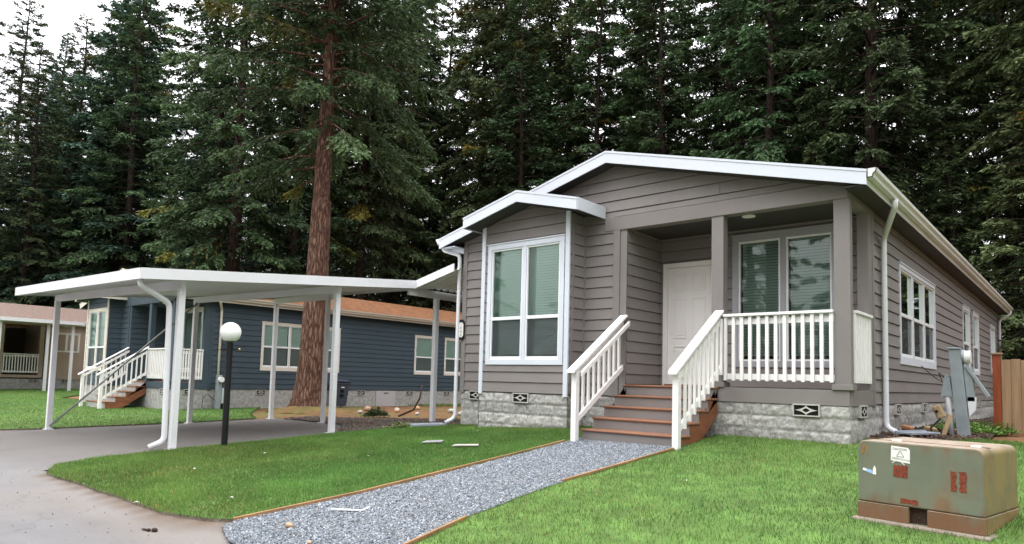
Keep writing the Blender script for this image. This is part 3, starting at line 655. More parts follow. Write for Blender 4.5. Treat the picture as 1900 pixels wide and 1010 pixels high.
def build_house(o, name, label, S, main=True):
    """o = offset of the front right corner; S = palette"""
    dx, dy, dz = o; T = lambda mp: (lambda u, z, d: (lambda p: (p[0]+dx,p[1]+dy,p[2]+dz))(mp(u,z,d)))
    h = empty(name, o, label, 'house')
    def place(mb): mb.v = [(x+dx,y+dy,z+dz) for x,y,z in mb.v]; return mb
    F = T(lambda u,z,d: (u,-d,z)); FB = T(lambda u,z,d: (u,-.45-d,z)); FP = T(lambda u,z,d: (u,1.19-d,z))
    RT = T(lambda u,z,d: (d,u,z)); LT = T(lambda u,z,d: (-7.3-d,u,z)); RB = T(lambda u,z,d: (-4.32+d,u,z)); LB = T(lambda u,z,d: (-6.376-d,u,z)); PL = T(lambda u,z,d: (-3.47+d,u,z))
    gab = [(-SL, RTOP-.13+SL*RIDGE), (SL, RTOP-.13-SL*RIDGE)]
    W1 = (3.03,6.34,1.206,2.924)
    side = [W1,(10.2,11.42,1.24,2.924),(11.99,13.19,1.24,2.924),(16.0,17.2,1.378,2.9)]
    m = MB()
    siding(m,F,-7.21,-3.72,.54,5,lines=gab); siding(m,F,-3.72,0.0,3.6,5,lines=gab)
    m.build('front_wall', S['siding'], h)
    m = MB(); bw = (-6.22,-4.43,1.047,3.294)
    siding(m,FB,-6.29,-4.41,.54,3.98,openings=[bw],lines=[(-.25,4.0-.25*5.215),(.25,4.0+.25*5.215)])
    siding(m,RB,-.45,0,.54,3.68); siding(m,LB,-.45,0,.54,3.68)
    m.build('bay_wall', S['siding'], h)
    m = MB(); dr = (-3.41,-2.42,.745,2.93); pw = (-2.12,-.44,1.08,3.28)
    siding(m,FP,-3.47,0,.745,3.4,openings=[dr,pw]); siding(m,PL,.0,1.19,.745,3.4)
    m.build('porch_wall', S['siding'], h)
    m = MB(); siding(m,RT,1.3,18.3,.54,3.56,openings=side); m.build('side_wall', S['siding'], h, )
    m = MB(); siding(m,LT,.0,18.3,.54,3.56); m.build('side_wall', S['siding'], h)
    m = MB()   # plain back wall and inner core so that no daylight leaks through
    m.quad((-7.3,18.3,.4),(-7.3,18.3,3.5),(RIDGE,18.3,4.5),(0,18.3,3.5),(0,18.3,.4)); m.quad((-7.25,.2,.5),(-.2,.2,.5),(-.2,18.2,.5),(-7.25,18.2,.5))
    m.box(-7.1,-3.7,.18,.2,.5,3.4); m.box(-3.7,-.2,1.38,1.4,.5,3.4); m.box(-.22,-.2,1.4,18.2,.5,3.4); m.box(-7.1,-7.08,.2,18.2,.5,3.4)
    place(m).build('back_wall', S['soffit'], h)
    # corner boards and trim
    for mp_, a, b, c, d in ((F,-7.3,-7.2,.5,3.6),(LT,-.02,.09,.5,3.5),(F,-3.73,-3.6,.54,3.37),(RT,1.19,1.3,.5,3.56),(RT,18.2,18.3,.5,3.5)):
        m = MB(); mbox(m,mp_,a,b,c,d,-.02,.027); m.build('corner_board', S['trim'], h, bevel=.004)
    for a, b in ((-6.376,-6.285),(-4.41,-4.32)):
        m = MB(); mbox(m,FB,a,b,.5,3.72,-.02,.03); m.build('bay_corner_board', S['bayboard'], h, bevel=.004)
    m = MB(); mbox(m,RB,-.42,-.36,.54,3.68,-.01,.024); mbox(m,RB,-.06,-.005,.54,3.68,-.01,.022); m.build('bay_corner_board', S['trim'], h)
    # porch beam, ceiling, deck, posts
    m = MB(); mbox(m,F,-3.9,.0,3.37,3.6,-.16,.03); mbox(m,RT,.0,1.3,3.37,3.6,-.16,.024); m.build('porch_beam', S['trim'], h, bevel=.005)
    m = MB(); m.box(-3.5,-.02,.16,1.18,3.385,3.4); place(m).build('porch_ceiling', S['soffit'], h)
    m = MB(); mbox(m,F,-1.99,0,.53,.745,-.03,.02); mbox(m,RT,0,1.19,.53,.745,-.03,.016); m.build('rim_board', S['trim'], h, bevel=.004)
    m = MB()
    for i in range(8): m.box(-3.6+.0,-.02,.0+i*.149,.143+i*.149,.7,.742)
    place(m).build('porch_deck', M['deck'], h)
    def col(x0,x1,y0,y1,z0=.745,base=True,cap=False):
        m = MB(); m.box(x0,x1,y0,y1,z0,3.372); c = place(m).build('porch_column', S['trim'], h, bevel=.006)
        if base:
            b = MB(); b.box(x0-.03,x1+.03,y0-.035,y1+.03,.745,.82); place(b).build('column_base', S['trim'], c, bevel=.005)
        return c
    col(-1.962,-1.77,-.012,.15); col(-.19,.02,-.012,.11); col(-3.6,-3.47,-.005,.16,.54,False); col(-.14,.02,.98,1.188,.74,False)
    # door
    m = MB(); mbox(m,FP,-3.41,-3.33,.745,2.93,-.05,.03); mbox(m,FP,-2.5,-2.42,.745,2.93,-.05,.03); mbox(m,FP,-3.33,-2.5,2.85,2.93,-.05,.03)
    d = m.build('front_door', S['door'], h, bevel=.004)
    m = MB(); mbox(m,FP,-3.33,-2.5,.76,2.85,-.06,-.025)
    for r0, r1 in ((.88,1.45),(1.58,2.3),(2.42,2.72)):
        for c0, c1 in ((-3.22,-2.98),(-2.86,-2.62)):
            for a, b, e, f in ((c0,c1,r0,r0+.022),(c0,c1,r1-.022,r1),(c0,c0+.022,r0+.022,r1-.022),(c1-.022,c1,r0+.022,r1-.022)): mbox(m,FP,a,b,e,f,-.025,-.012)
            mbox(m,FP,c0+.06,c1-.06,r0+.06,r1-.06,-.025,-.015)
    m.build('door_leaf', S['door'], d, bevel=.003)
    m = MB().sphere(FP(-2.57,1.66,.04),.035,12,8); m.tube([FP(-2.57,1.66,-.02),FP(-2.57,1.66,.03)],.018,8); m.build('door_knob', M['brass'], d, smooth=True)
    m = MB(); mbox(m,FP,-3.36,-2.47,.743,.77,-.05,.05); m.build('door_threshold', M['tread'], d)
    # windows
    wm = S['win']
    window(h,FB,*bw,wm,2,1.9,.095,'inset',True,.2,M['glass_front'],.09)
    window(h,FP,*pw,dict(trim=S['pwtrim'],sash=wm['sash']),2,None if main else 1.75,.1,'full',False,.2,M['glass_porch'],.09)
    bk = False if main else 'full'
    window(h,RT,*W1,wm,3,2.06,.075,bk,True,.2,M['glass_dark'] if main else M['glass_front'],.035,sill=.06)
    for s_ in side[1:]: window(h,RT,*s_,wm,1,2.0,.075,bk,True,.2,M['glass_dark'] if main else M['glass_front'],sill=.04)
    # foundation
    if main:
        blockwall('foundation',F,-7.28,-6.376,-.45,.535,h,.03,-.01,3); blockwall('foundation',FB,-6.36,-4.33,-.42,.535,h,.02,-.01,7)
        blockwall('foundation',RB,-.46,.02,-.42,.535,h,.03,-.01,9); blockwall('foundation',LB,-.46,.02,-.45,.535,h,.03,-.01,11)
        blockwall('foundation',F,-4.32,0.01,-.35,.535,h,.02,-.005,1); blockwall('foundation',RT,-.01,18.3,-.3,.535,h,.035,-.005,5)
        m = MB(); m.box(-7.29,-7.2,.0,18.3,-.6,.53); place(m).build('foundation', M['cmu_smooth'], h)
    else:
        m = MB(); m.box(-7.28,-.01,.01,18.3,-.6,.53); m.box(-6.36,-4.33,-.44,.0,-.6,.53); place(m).build('foundation', M['cmu_smooth'], h)
    if main:
        vs = [(F,-.56,.455),(FB,-5.33,.455),(F,-6.85,.455),(RT,.55,.455),(RT,2.75,.455),(RT,5.0,.455),(RT,8.6,.455),(RT,13.,.455)]
    else: vs = [(F,-.56,.445),(RT,.6,.445),(RT,3.1,.445),(RT,7.45,.445),(RT,10.0,.445),(RT,12.2,.445)]
    for mp, u, z in vs: vent(h,mp,u,z,.36 if mp is not F or main else .36,.17 if main else .16,.045 if main else .03)
    # roof
    th = .05
    def slab(x0,x1,xr,zt,y0,y1,sl,parent,mt,name='roof'):
        f = lambda x: zt-sl*abs(x-xr)
        m = MB(); pr = [(x0,f(x0)),(xr,zt),(x1,f(x1)),(x1,f(x1)-th),(xr,zt-th),(x0,f(x0)-th)]
        m.prism([(a,y0,b) for a,b in pr], (0,y1-y0,0)); return place(m).build(name, mt, parent)
    rf = slab(XE0,XE1,RIDGE,RTOP,-.29,18.6,SL,h,S['roof'])
    def rake(x0,x1,xr,zt,y,sl,hh,t=.022):
        f = lambda x: zt-sl*abs(x-xr)
        m = MB(); o_ = .012
        m.prism([(x0,y,f(x0)-o_),(xr,y,zt-o_),(x1,y,f(x1)-o_),(x1,y,f(x1)-hh),(xr,y,zt-hh),(x0,y,f(x0)-hh)],(0,t,0))
        m.prism([(x0-.005,y-.008,f(x0)+.004),(xr,y-.008,zt+.004),(x1+.005,y-.008,f(x1)+.004),(x1+.005,y-.008,f(x1)-.03),(xr,y-.008,zt-.03),(x0-.005,y-.008,f(x0)-.03)],(0,t-.002,0))
        return place(m).build('fascia', S['fascia'], h)
    rake(XE0,XE1,RIDGE,RTOP,-.312,SL,.2)
    m = MB()
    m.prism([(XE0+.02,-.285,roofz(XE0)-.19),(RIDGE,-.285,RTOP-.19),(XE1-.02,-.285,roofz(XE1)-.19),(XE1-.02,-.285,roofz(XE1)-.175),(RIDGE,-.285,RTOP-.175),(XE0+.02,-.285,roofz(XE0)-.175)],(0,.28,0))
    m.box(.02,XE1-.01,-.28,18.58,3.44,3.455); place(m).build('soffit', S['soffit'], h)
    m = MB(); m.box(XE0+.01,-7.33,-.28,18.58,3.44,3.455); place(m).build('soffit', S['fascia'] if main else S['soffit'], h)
    for xa in (XE1-.02,XE0):
        m = MB(); m.box(xa,xa+.02,-.288,18.58,3.44,3.6); place(m).build('eave_board', S['gutter'], h)
    for x, sg in ((XE1+.002,1),(XE0-.002,-1)):
        gm = gutter(h, x+dx, sg, -.3+dy, 18.6+dy, 3.645+dz, S['gutter'])
    slab(-6.52,-3.913,-5.215,4.12,-.855,-.02,.25,h,S['roof'],'bay_roof')
    f = lambda x: 4.12-.25*abs(x+5.215)
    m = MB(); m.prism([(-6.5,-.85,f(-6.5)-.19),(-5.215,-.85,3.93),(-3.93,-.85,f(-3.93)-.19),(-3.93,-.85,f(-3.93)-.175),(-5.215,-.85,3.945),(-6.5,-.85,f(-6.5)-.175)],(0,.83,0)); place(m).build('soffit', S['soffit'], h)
    rake(-6.52,-3.913,-5.215,4.12,-.877,.25,.2)
    m = MB(); m.box(-6.538,-6.521,-.855,-.02,3.595,3.803); place(m).build('eave_board', S['fascia'], h)
    m = MB(); m.box(-3.912,-3.895,-.855,-.02,3.595,3.803); place(m).build('eave_board', S['fascia'], h)
    # rails
    railing(h,F,-1.755,-.195,.845,1.84,13,M['white_rail']); railing(h,RT,.13,.975,.845,1.835,10,M['white_rail'])
    # ceiling light
    m = MB(); m.tube([(-1.5+dx,.3+dy,3.384+dz),(-1.5+dx,.3+dy,3.372+dz)],.1,20); m.build('ceiling_light', M['door'], h)
    return h

PAL = dict(siding=M['taupe'],trim=M['taupe_trim'],soffit=M['shade_toned_soffit'],bayboard=M['white_trim'],door=M['door'],pwtrim=mat('grey_blue_trim',(.36,.36,.39),.5,.04,2),  # porch window trim is light grey-blue paint
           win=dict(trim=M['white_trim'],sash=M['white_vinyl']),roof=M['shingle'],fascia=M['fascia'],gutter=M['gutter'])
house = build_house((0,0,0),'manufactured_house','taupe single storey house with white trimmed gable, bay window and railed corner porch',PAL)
downspout(house,[(.36,1.05,3.52),(.36,1.05,3.42),(.07,1.7,3.1),(.065,1.72,.2),(.3,1.62,.1)],M['white_metal'],.042,'white downspout by the porch corner')
downspout(house,[(.36,18.25,3.52),(.36,18.25,3.42),(.065,18.15,3.2),(.065,18.15,.3)],M['white_metal'],.04)
downspout(house,[(-7.82,-.12,3.54),(-7.82,-.12,3.44),(-7.39,-.06,3.3),(-7.39,-.06,-.02),(-7.5,-.22,-.12)],M['white_metal'],.04)

BO = (-19.96,-.3,-.32)
PALB = dict(siding=M['blue'],trim=M['blue_trim'],soffit=M['blue_soffit'],bayboard=M['cream_trim'],door=M['door'],pwtrim=M['cream_trim'],
           win=dict(trim=M['cream_trim'],sash=M['white_vinyl']),roof=M['shingle_rust'],fascia=M['cream_trim'],gutter=M['cream_gutter'])
blue = build_house(BO,'manufactured_house','slate blue house with rust brown roof beyond the carport',PALB,False)
m = MB(); m.box(BO[0],BO[0]+.035,BO[1]+8.2,BO[1]+9.22,-.48,.2); hatch = m.build('crawl_space_hatch', M['grey_hatch'], blue, bevel=.004)
m = MB(); m.box(BO[0]+.035,BO[0]+.05,BO[1]+8.6,BO[1]+8.82,.1,.13); m.build('hatch_handle', M['black'], hatch)
downspout(blue,[(BO[0]+.36,1.0,3.2),(BO[0]+.36,1.0,3.1),(BO[0]+.07,1.2,2.9),(BO[0]+.07,1.2,-.3)],M['cream_trim'],.04)
TO = (-40,.45,-.34)
PALT = dict(siding=M['tan'],trim=M['tan_trim'],soffit=M['tan_trim'],bayboard=M['tan_trim'],door=M['door'],pwtrim=M['white_vinyl'],
           win=dict(trim=M['white_vinyl'],sash=M['white_vinyl']),roof=M['shingle_brown'],fascia=M['white_metal'],gutter=M['white_metal'])

def tan_house():
    dx, dy, dz = TO
    h = empty('manufactured_house', TO, 'tan house with brown shingle roof at the far left', 'house')
    P = lambda mb: (setattr(mb,'v',[(x+dx,y+dy,z+dz) for x,y,z in mb.v]) or mb)
    RT = lambda u,z,d: (d+dx,u+dy,z+dz); F = lambda u,z,d: (u+dx,-d+dy,z+dz)
    m = MB(); m.box(-.12,0,1.19,18.3,.54,3.5); m.box(-7.3,-7.2,0,18.3,.54,3.5); m.box(-7.3,-3.4,0,.12,.54,3.5); m.box(-3.4,0,1.19,1.3,.54,3.4); m.box(-.14,0,-.75,1.19,3.35,3.5)
    m.box(-7.25,-.02,-3.2,-.75,.54,3.5); m.box(-7.25,-3.5,-.75,.1,.54,3.5); m.prism([(-7.3,18.2,.5),(0,18.2,.5),(0,18.2,3.5),(RIDGE,18.2,4.5),(-7.3,18.2,3.5)],(0,.1,0)); P(m).build('wall', M['tan'], h)
    m = MB(); m.box(-7.28,-.04,-3.1,18.28,-.6,.54); P(m).build('foundation', M['cmu_smooth'], h)
    m = MB(); m.box(-3.4,-.0,-.74,1.19,.6,.745); m.box(-.18,.0,-.74,-.58,.745,3.35); m.box(-.18,0,1.0,1.19,.745,3.35); P(m).build('porch_frame', M['tan_trim'], h)
    m = MB(); f = roofz
    m.prism([(XE0,-.3,f(XE0)),(RIDGE,-.3,RTOP),(XE1,-.3,f(XE1)),(XE1,-.3,f(XE1)-.05),(RIDGE,-.3,RTOP-.05),(XE0,-.3,f(XE0)-.05)],(0,18.9,0)); m.v = [(a,-3.6 if b < 0 else b,c) for a,b,c in m.v]; P(m).build('roof', M['shingle_brown'], h)
    m = MB(); m.box(XE1-.02,XE1,-3.6,18.6,3.44,3.6); m.prism([(XE0,-3.62,f(XE0)),(RIDGE,-3.62,RTOP),(XE1,-3.62,f(XE1)),(XE1,-3.62,f(XE1)-.2),(RIDGE,-3.62,RTOP-.2),(XE0,-3.62,f(XE0)-.2)],(0,.02,0)); P(m).build('fascia', M['white_metal'], h)
    gutter(h, XE1+.002+dx, 1, -3.6+dy, 18.6+dy, 3.645+dz, M['white_metal'])
    railing(h,RT,-.57,.98,.845,1.84,13,M['white_rail'])
    window(h,RT,1.6,2.85,2.0,3.02,PALT['win'],2,None,.05,False,False,.03,M['glass_dark'],.05)
    window(h,RT,6,8,1.5,3.0,PALT['win'],2,2.1,.05,False,False,.03,M['glass_dark'],.05)
    for u in (.8,2.3,4.6): vent(h,RT,u,.45,.36,.15,.03)
    return h
tan_house()

# ------------------------------------------------------------------ front steps
def steps(o, label, group=None, riser=M['taupe_trim'], ground=-.14):
    dx, dy, dz = o
    s = empty('front_steps', (dx-2.7,dy-.7,dz-.1), label, 'steps', group)
    P = lambda mb: (setattr(mb,'v',[(x+dx,y+dy,z+dz) for x,y,z in mb.v]) or mb)
    n = 5; run = .3; rise = .172; x0, x1 = -3.47, -1.86
    for k in range(n):
        y = -.03-run*k; z = .745-rise*k
        m = MB(); m.box(x0-.02,x1+.03,y-.03,y+(run if k else .1)-.005,z-.032,z); P(m).build('tread', M['tread'], s, bevel=.012)
        m = MB(); m.box(x0,x1,y-.005,y+.012,z-rise-(.2 if k == n-1 else 0),z-.033); P(m).build('riser', riser, s)
    for x in (x0-.005, x1-.03):
        pts = [(x,-.02,.7)]
        for k in range(n):
            y = -.03-run*k; z = .745-rise*k-.038
            pts += [(x,y+.014,z),(x,y+.014,z-rise+.0)] if k < n-1 else [(x,y+.014,z),(x,y+.014,-.32)]
        pts += [(x,-1.0,-.32),(x,-.02,.32)]
        m = MB(); m.prism(pts,(.038,0,0)); P(m).build('stringer', M['stringer'], s)
    for x, sd_ in ((-3.545,-1),(-1.87,1)):
        yb, yt = -1.44, -.02; zb, zt = .95, 1.865; sl = (zt-zb)/(yt-yb)
        m = MB(); m.box(x,x+.09,yb,yb+.09,ground-.15,zb-.0); r = P(m).build('stair_railing', M['white_rail'], s, bevel=.004)
        c = x+.045
        m = MB(); m.prism([(c-.07,yb-.09,zb-.055),(c+.07,yb-.09,zb-.055),(c+.07,yb-.09,zb-.015),(c-.07,yb-.09,zb-.015)],(0,yt-yb+.09,(yt-yb+.09)*sl)); P(m).build('handrail', M['white_rail'], r, bevel=.004)
        m = MB(); cA, cB = (c, c+.036) if sd_ > 0 else (c-.036, c); m.prism([(cA,yb+.09,zb-.1),(cB,yb+.09,zb-.1),(cB,yb+.09,zb-.02),(cA,yb+.09,zb-.02)],(0,yt-yb-.09,(yt-yb-.09)*sl)); P(m).build('top_rail', M['white_rail'], r)
        if sd_ < 0: m = MB(); m.prism([(c+.08,yb+.06,zb-.1),(c+.12,yb+.06,zb-.1),(c+.12,yb+.06,zb-.03),(c+.08,yb+.06,zb-.03)],(0,yt-yb-.06,(yt-yb-.06)*sl)); P(m).build('grab_rail', M['white_rail'], r)
        m = MB(); m.prism([(cA,yb+.05,.1),(cB,yb+.05,.1),(cB,yb+.05,.19),(cA,yb+.05,.19)],(0,yt-yb-.05,(yt-yb-.05)*sl)); P(m).build('bottom_rail', M['white_rail'], r)
        for i in range(9):
            y = yb+.18+(yt-yb-.24)*i/8; z0 = .08+(y-yb-.05)*sl; z1 = zb-.04+(y-yb)*sl-.02; m = MB()
            m.box(c+.037 if sd_ > 0 else c-.073,c+.073 if sd_ > 0 else c-.037,y-.018,y+.018,z0,z1); P(m).build('baluster', M['white_rail'], r)
    return s
steps((0,0,0),'taupe and cedar steps with white railings climbing to the porch of the grey house')
steps(BO,'grey and cedar steps with white railings in front of the blue house',None,M['cmu_smooth'],-.2)

# ------------------------------------------------------------------ carport
CP = [( -8.7,-5.06),(-8.7,-2.08),(-11.45,-.4),(-14.6,-5.1),(-14.6,-2.1),(-14.6,.1)]
def cz(x, y): return 2.31+.0925*(y+5.8)-.021*(x+8.45)       # top of the carport roof
def carport():
    c = empty('carport', (-11.5,-2.7,tz(-11.5,-2.7)), 'white flat roofed metal carport over the driveway', 'carport')
    X0, X1, Y0, Y1 = -14.95, -8.45, -5.8, .25
    m = MB(); n = int((X1-X0)/.1)
    # ribbed roof pans running front to back
    pts = []
    p = .2
    x = X0+.01; k = 0
    prof = []
    while x < X1-.02:
        prof += [(x,0),(x+.115,0),(x+.135,.045),(x+.18,.045)]; x += p
    prof = [(min(a,X1-.01),b) for a,b in prof]
    for (a,b),(a2,b2) in zip(prof, prof[1:]):
        if a2-a < 1e-4: continue
        f = lambda xx, yy, bb: (xx,yy,cz(xx,yy)-.1+bb)
        m.quad(f(a,Y0+.01,b),f(a2,Y0+.01,b2),f(a2,Y1-.01,b2),f(a,Y1-.01,b))
    m.build('roof_pan', M['white_metal'], c)
    def fas(a, b):
        if a[1] == b[1]: sg_ = 1 if b[0] > a[0] else -1; a = (a[0]+.031*sg_,a[1]); b = (b[0]-.031*sg_,b[1])
        m = MB(); d = (Vector((b[0]-a[0],b[1]-a[1],0))).normalized(); nrm = Vector((d.y,-d.x,0))*.03
        A = Vector((a[0],a[1],cz(*a))); B = Vector((b[0],b[1],cz(*b))); dn = Vector((0,0,-.16))
        m.add([A,B,B+dn,A+dn,A-nrm,B-nrm,B+dn-nrm,A+dn-nrm],[(0,1,2,3),(7,6,5,4),(0,4,5,1),(3,2,6,7),(1,5,6,2),(0,3,7,4)])
        m.add([A,B,B+Vector((0,0,.01)),A+Vector((0,0,.01))],[(0,1,2,3)])
        A2 = A+dn; B2 = B+dn
        m.add([A2,B2,B2-nrm*2,A2-nrm*2],[(0,1,2,3)])
        return m.build('fascia', M['white_metal'], c)
    fas((X0,Y0),(X1,Y0)); fas((X1,Y0),(X1,Y1)); fas((X1,Y1),(X0,Y1)); fas((X0,Y1),(X0,Y0))
    for (ya, yb) in ((-5.06,-5.1),(-2.08,-2.1),(-.4,.1)):
        xa = -8.62 if ya < -1 else -11.1
        m = MB(); m.bar((xa,ya,cz(xa,ya)-.22),(-14.7,yb,cz(-14.7,yb)-.22),.06,.14); m.build('beam', M['white_metal'], c)
    for i, (x, y) in enumerate(CP):
        m = MB(); z1 = cz(x,y)-.28; r = .05 if i != 2 else .045
        m.box(x-r,x+r,y-r,y+r,tz(x,y)-.05,z1); m.box(x-r-.012,x+r+.012,y-.012,y+.012,z1-.1,z1+.1)
        m.box(x-.09,x+.09,y-.09,y+.09,tz(x,y)-.02,tz(x,y)+.012)
        m.build('post', M['white_metal'], c, bevel=.004)
    # downspout from the front corner to the post foot, and the wind brace
    p = CP[0]; z = tz(*p)
    downspout(c,[(-8.62,-5.72,2.2),(-8.62,-5.72,2.08),(-8.78,-5.2,1.85),(-8.78,-5.15,z+.14),(-8.83,-5.36,z+.04)],M['white_metal'],.045)
    a = CP[3]; b = CP[4]
    m = MB(); m.tube([(a[0]+.06,a[1],tz(*a)+.07),(b[0]+.06,b[1],cz(*b)-.3)],.022,10); m.build('wind_brace', M['brace'], c, smooth=True)
carport()

def breezeway():
    b = empty('breezeway_awning', (-8.7,.44,tz(-8.7,.44)), 'sloping white ribbed awning joining carport to grey house wall', 'awning')
    Y0, Y1 = -.29, 3.2; x0, x1 = -8.5, -7.33
    zt = lambda x: 2.82+.235*(x-x0)/1.0
    m = MB(); m.prism([(x0,Y0,zt(x0)),(x1,Y0,zt(x1)),(x1,Y0,zt(x1)-.16),(x0,Y0,zt(x0)-.16)][::-1],(0,.03,0)); m.build('fascia', M['white_metal'], b)
    prof = []; y = Y0+.035
    while y < Y1: prof += [(y,0),(y+.115,0),(y+.135,.045),(y+.18,.045)]; y += .2
    m = MB()
    for (a,c),(a2,c2) in zip(prof,prof[1:]): m.quad((x0,a,zt(x0)-.11+c),(x0,a2,zt(x0)-.11+c2),(x1,a2,zt(x1)-.11+c2),(x1,a,zt(x1)-.11+c))
    m.build('roof_pan', M['white_metal'], b)
    m = MB(); m.box(-8.6,-8.53,Y0-.1,Y1,2.52,2.68); m.build('beam', M['shade_post'], b)
    m = MB(); m.box(-8.61,-8.51,.37,.47,tz(-8.6,.4)-.05,2.52); m.build('post', M['white_metal'], b, bevel=.004)
    m = MB(); m.box(-8.61,-8.51,2.9,3.0,tz(-8.6,2.9)-.05,2.52); m.build('post', M['white_metal'], b, bevel=.004)
breezeway()

def tan_carport():
    b = empty('carport', (-37.2,0,tz(-37.2,0)), 'white patio cover on thin posts beside the tan house', 'carport')
    m = MB(); m.box(-39.6,-36.6,-6,2.4,3.06,3.1); m.build('roof_pan', M['white_metal'], b)
    m = MB(); m.box(-36.6,-36.57,-6,2.4,2.98,3.15); m.box(-39.6,-36.6,2.4,2.43,2.98,3.15); m.box(-39.6,-36.6,-6.03,-6,2.98,3.15); m.build('fascia', M['white_metal'], b)
    for x, y in ((-36.9,-1.05),(-37.0,.95),(-36.9,2.0),(-36.9,-4.2),(-39.3,-5)):
        m = MB(); m.box(x-.06,x+.06,y-.06,y+.06,tz(x,y)-.1,3.05); m.build('post', M['shade_post'] if y > 0 else M['white_metal'], b)
tan_carport()

# ------------------------------------------------------------------ street lamp, bin, signs, boxes
def lamp():
    x, y = -8.25, -4.43; z = tz(x,y); s = 1.075
    l = empty('garden_lamp', (x,y,z), 'black lamp post with a white globe at the lawn edge', 'lamp')
    MB().tube([(x,y,z-.1),(x,y,1.28)],.05,16).build('pole', M['black_paint'], l, smooth=False)
    m = MB().tube([(x,y,1.27),(x,y,1.3)],.085,20); m.tube([(x,y,1.3),(x,y,1.33)],[.085,.06],20); m.build('globe_holder', M['black_paint'], l)
    MB().sphere((x,y,1.425),.166,32,20).build('globe', M['globe'], l, smooth=True)
    d = Vector((.78,.62,0)).normalized(); c = Vector((x,y,1.15))
    MB().tube([c-d*.15,c+d*.15],.012,8).build('cross_bar', M['black_paint'], l)
    for k in (-1,1): MB().sphere(c+d*.16*k,.022,10,8).build('bar_end', M['brass'], l, smooth=True)
lamp()

def wheelie_bin():
    x, y = -19.45, 5.75; z = tz(x,y)
    b = empty('wheelie_bin', (x,y,z), 'dark blue grey wheeled bin against the blue house foundation', 'bin')
    m = MB(); lo, hi = .2, .28
    m.add([(x-lo,y-lo,z+.04),(x+lo,y-lo,z+.04),(x+lo,y+lo,z+.04),(x-lo,y+lo,z+.04),(x-hi,y-hi,z+.95),(x+hi,y-hi,z+.95),(x+hi,y+hi,z+.95),(x-hi,y+hi,z+.95)],[(0,3,2,1),(4,5,6,7),(0,1,5,4),(1,2,6,5),(2,3,7,6),(3,0,4,7)])
    m.box(x-hi-.02,x+hi+.02,y-hi-.02,y+hi+.02,z+.84,z+.9); m.build('bin_body', M['bin'], b, bevel=.02)
    m = MB(); m.prism([(x-.32,y-.3,z+.96),(x+.33,y-.3,z+.94),(x+.33,y-.3,z+.98),(x,y-.3,z+1.03),(x-.32,y-.3,z+1.01)],(0,.6,0)); m.build('lid', M['bin'], b, bevel=.01)
    for k in (-1,1): MB().tube([(x-.18,y+k*.27,z+.11),(x-.18,y+k*.22,z+.11)],.11,16).build('wheel', M['black_paint'], b)
    for q in (.55,.38): 
        m = MB(); m.box(x+.21,x+.262,y-.14,y+.02,z+q,z+q+.11); m.build('grip_recess', M['black'], b)
    m = MB(); m.box(x+.24,x+.278,y-.1,y+.03,z+.72,z+.76); m.build('serial_label', M['label_white'], b)
wheelie_bin()

def text_mesh(name, txt, size, mp, m, parent, align='CENTER'):
    cu = bpy.data.curves.new(name,'FONT'); cu.body = txt; cu.size = size; cu.align_x = align; cu.align_y = 'CENTER'; cu.fill_mode = 'FRONT'
    ob = bpy.data.objects.new(name, cu); COL.objects.link(ob)
    dg = bpy.context.evaluated_depsgraph_get(); me = bpy.data.meshes.new_from_object(ob.evaluated_get(dg))
    bpy.data.objects.remove(ob); rl = rootloc(parent)
    for v in me.vertices: v.co = Vector(mp(v.co.x, v.co.y)) - rl
    me.name = name; me.materials.clear(); me.materials.append(m); o = bpy.data.objects.new(name, me); COL.objects.link(o); o.parent = parent; return o

def plaque():
    c = (-7.3,-.055,1.76); w, hh = .085, .21
    p = empty('house_number_plaque', (c[0],-.03,c[2]), 'black edged white number plaque on the left corner of the grey house', 'sign')
    oc = lambda s, y: [(c[0]+a*w*s,y,c[2]+b*(hh-.0)*s*(1 if s == 1 else .99)) for a,b in ((-1,-.75),(-.45,-1),(.45,-1),(1,-.75),(1,.75),(.45,1),(-.45,1),(-1,.75))]
    MB().prism(oc(1,-.05),(0,.02,0)).build('plaque_border', M['black_paint'], p)
    MB().prism([(a+(c[0]-a)*.0,y,z) for a,y,z in oc(.72,-.056)],(0,.01,0)).build('plaque_face', M['label_white'], p)
    for i, ch in enumerate('1040'):
        text_mesh('digit', ch, .085, lambda u,v,i=i: (c[0]+u,-.058,c[2]+.108-.072*i+v), M['label_ink'], p)
plaque()

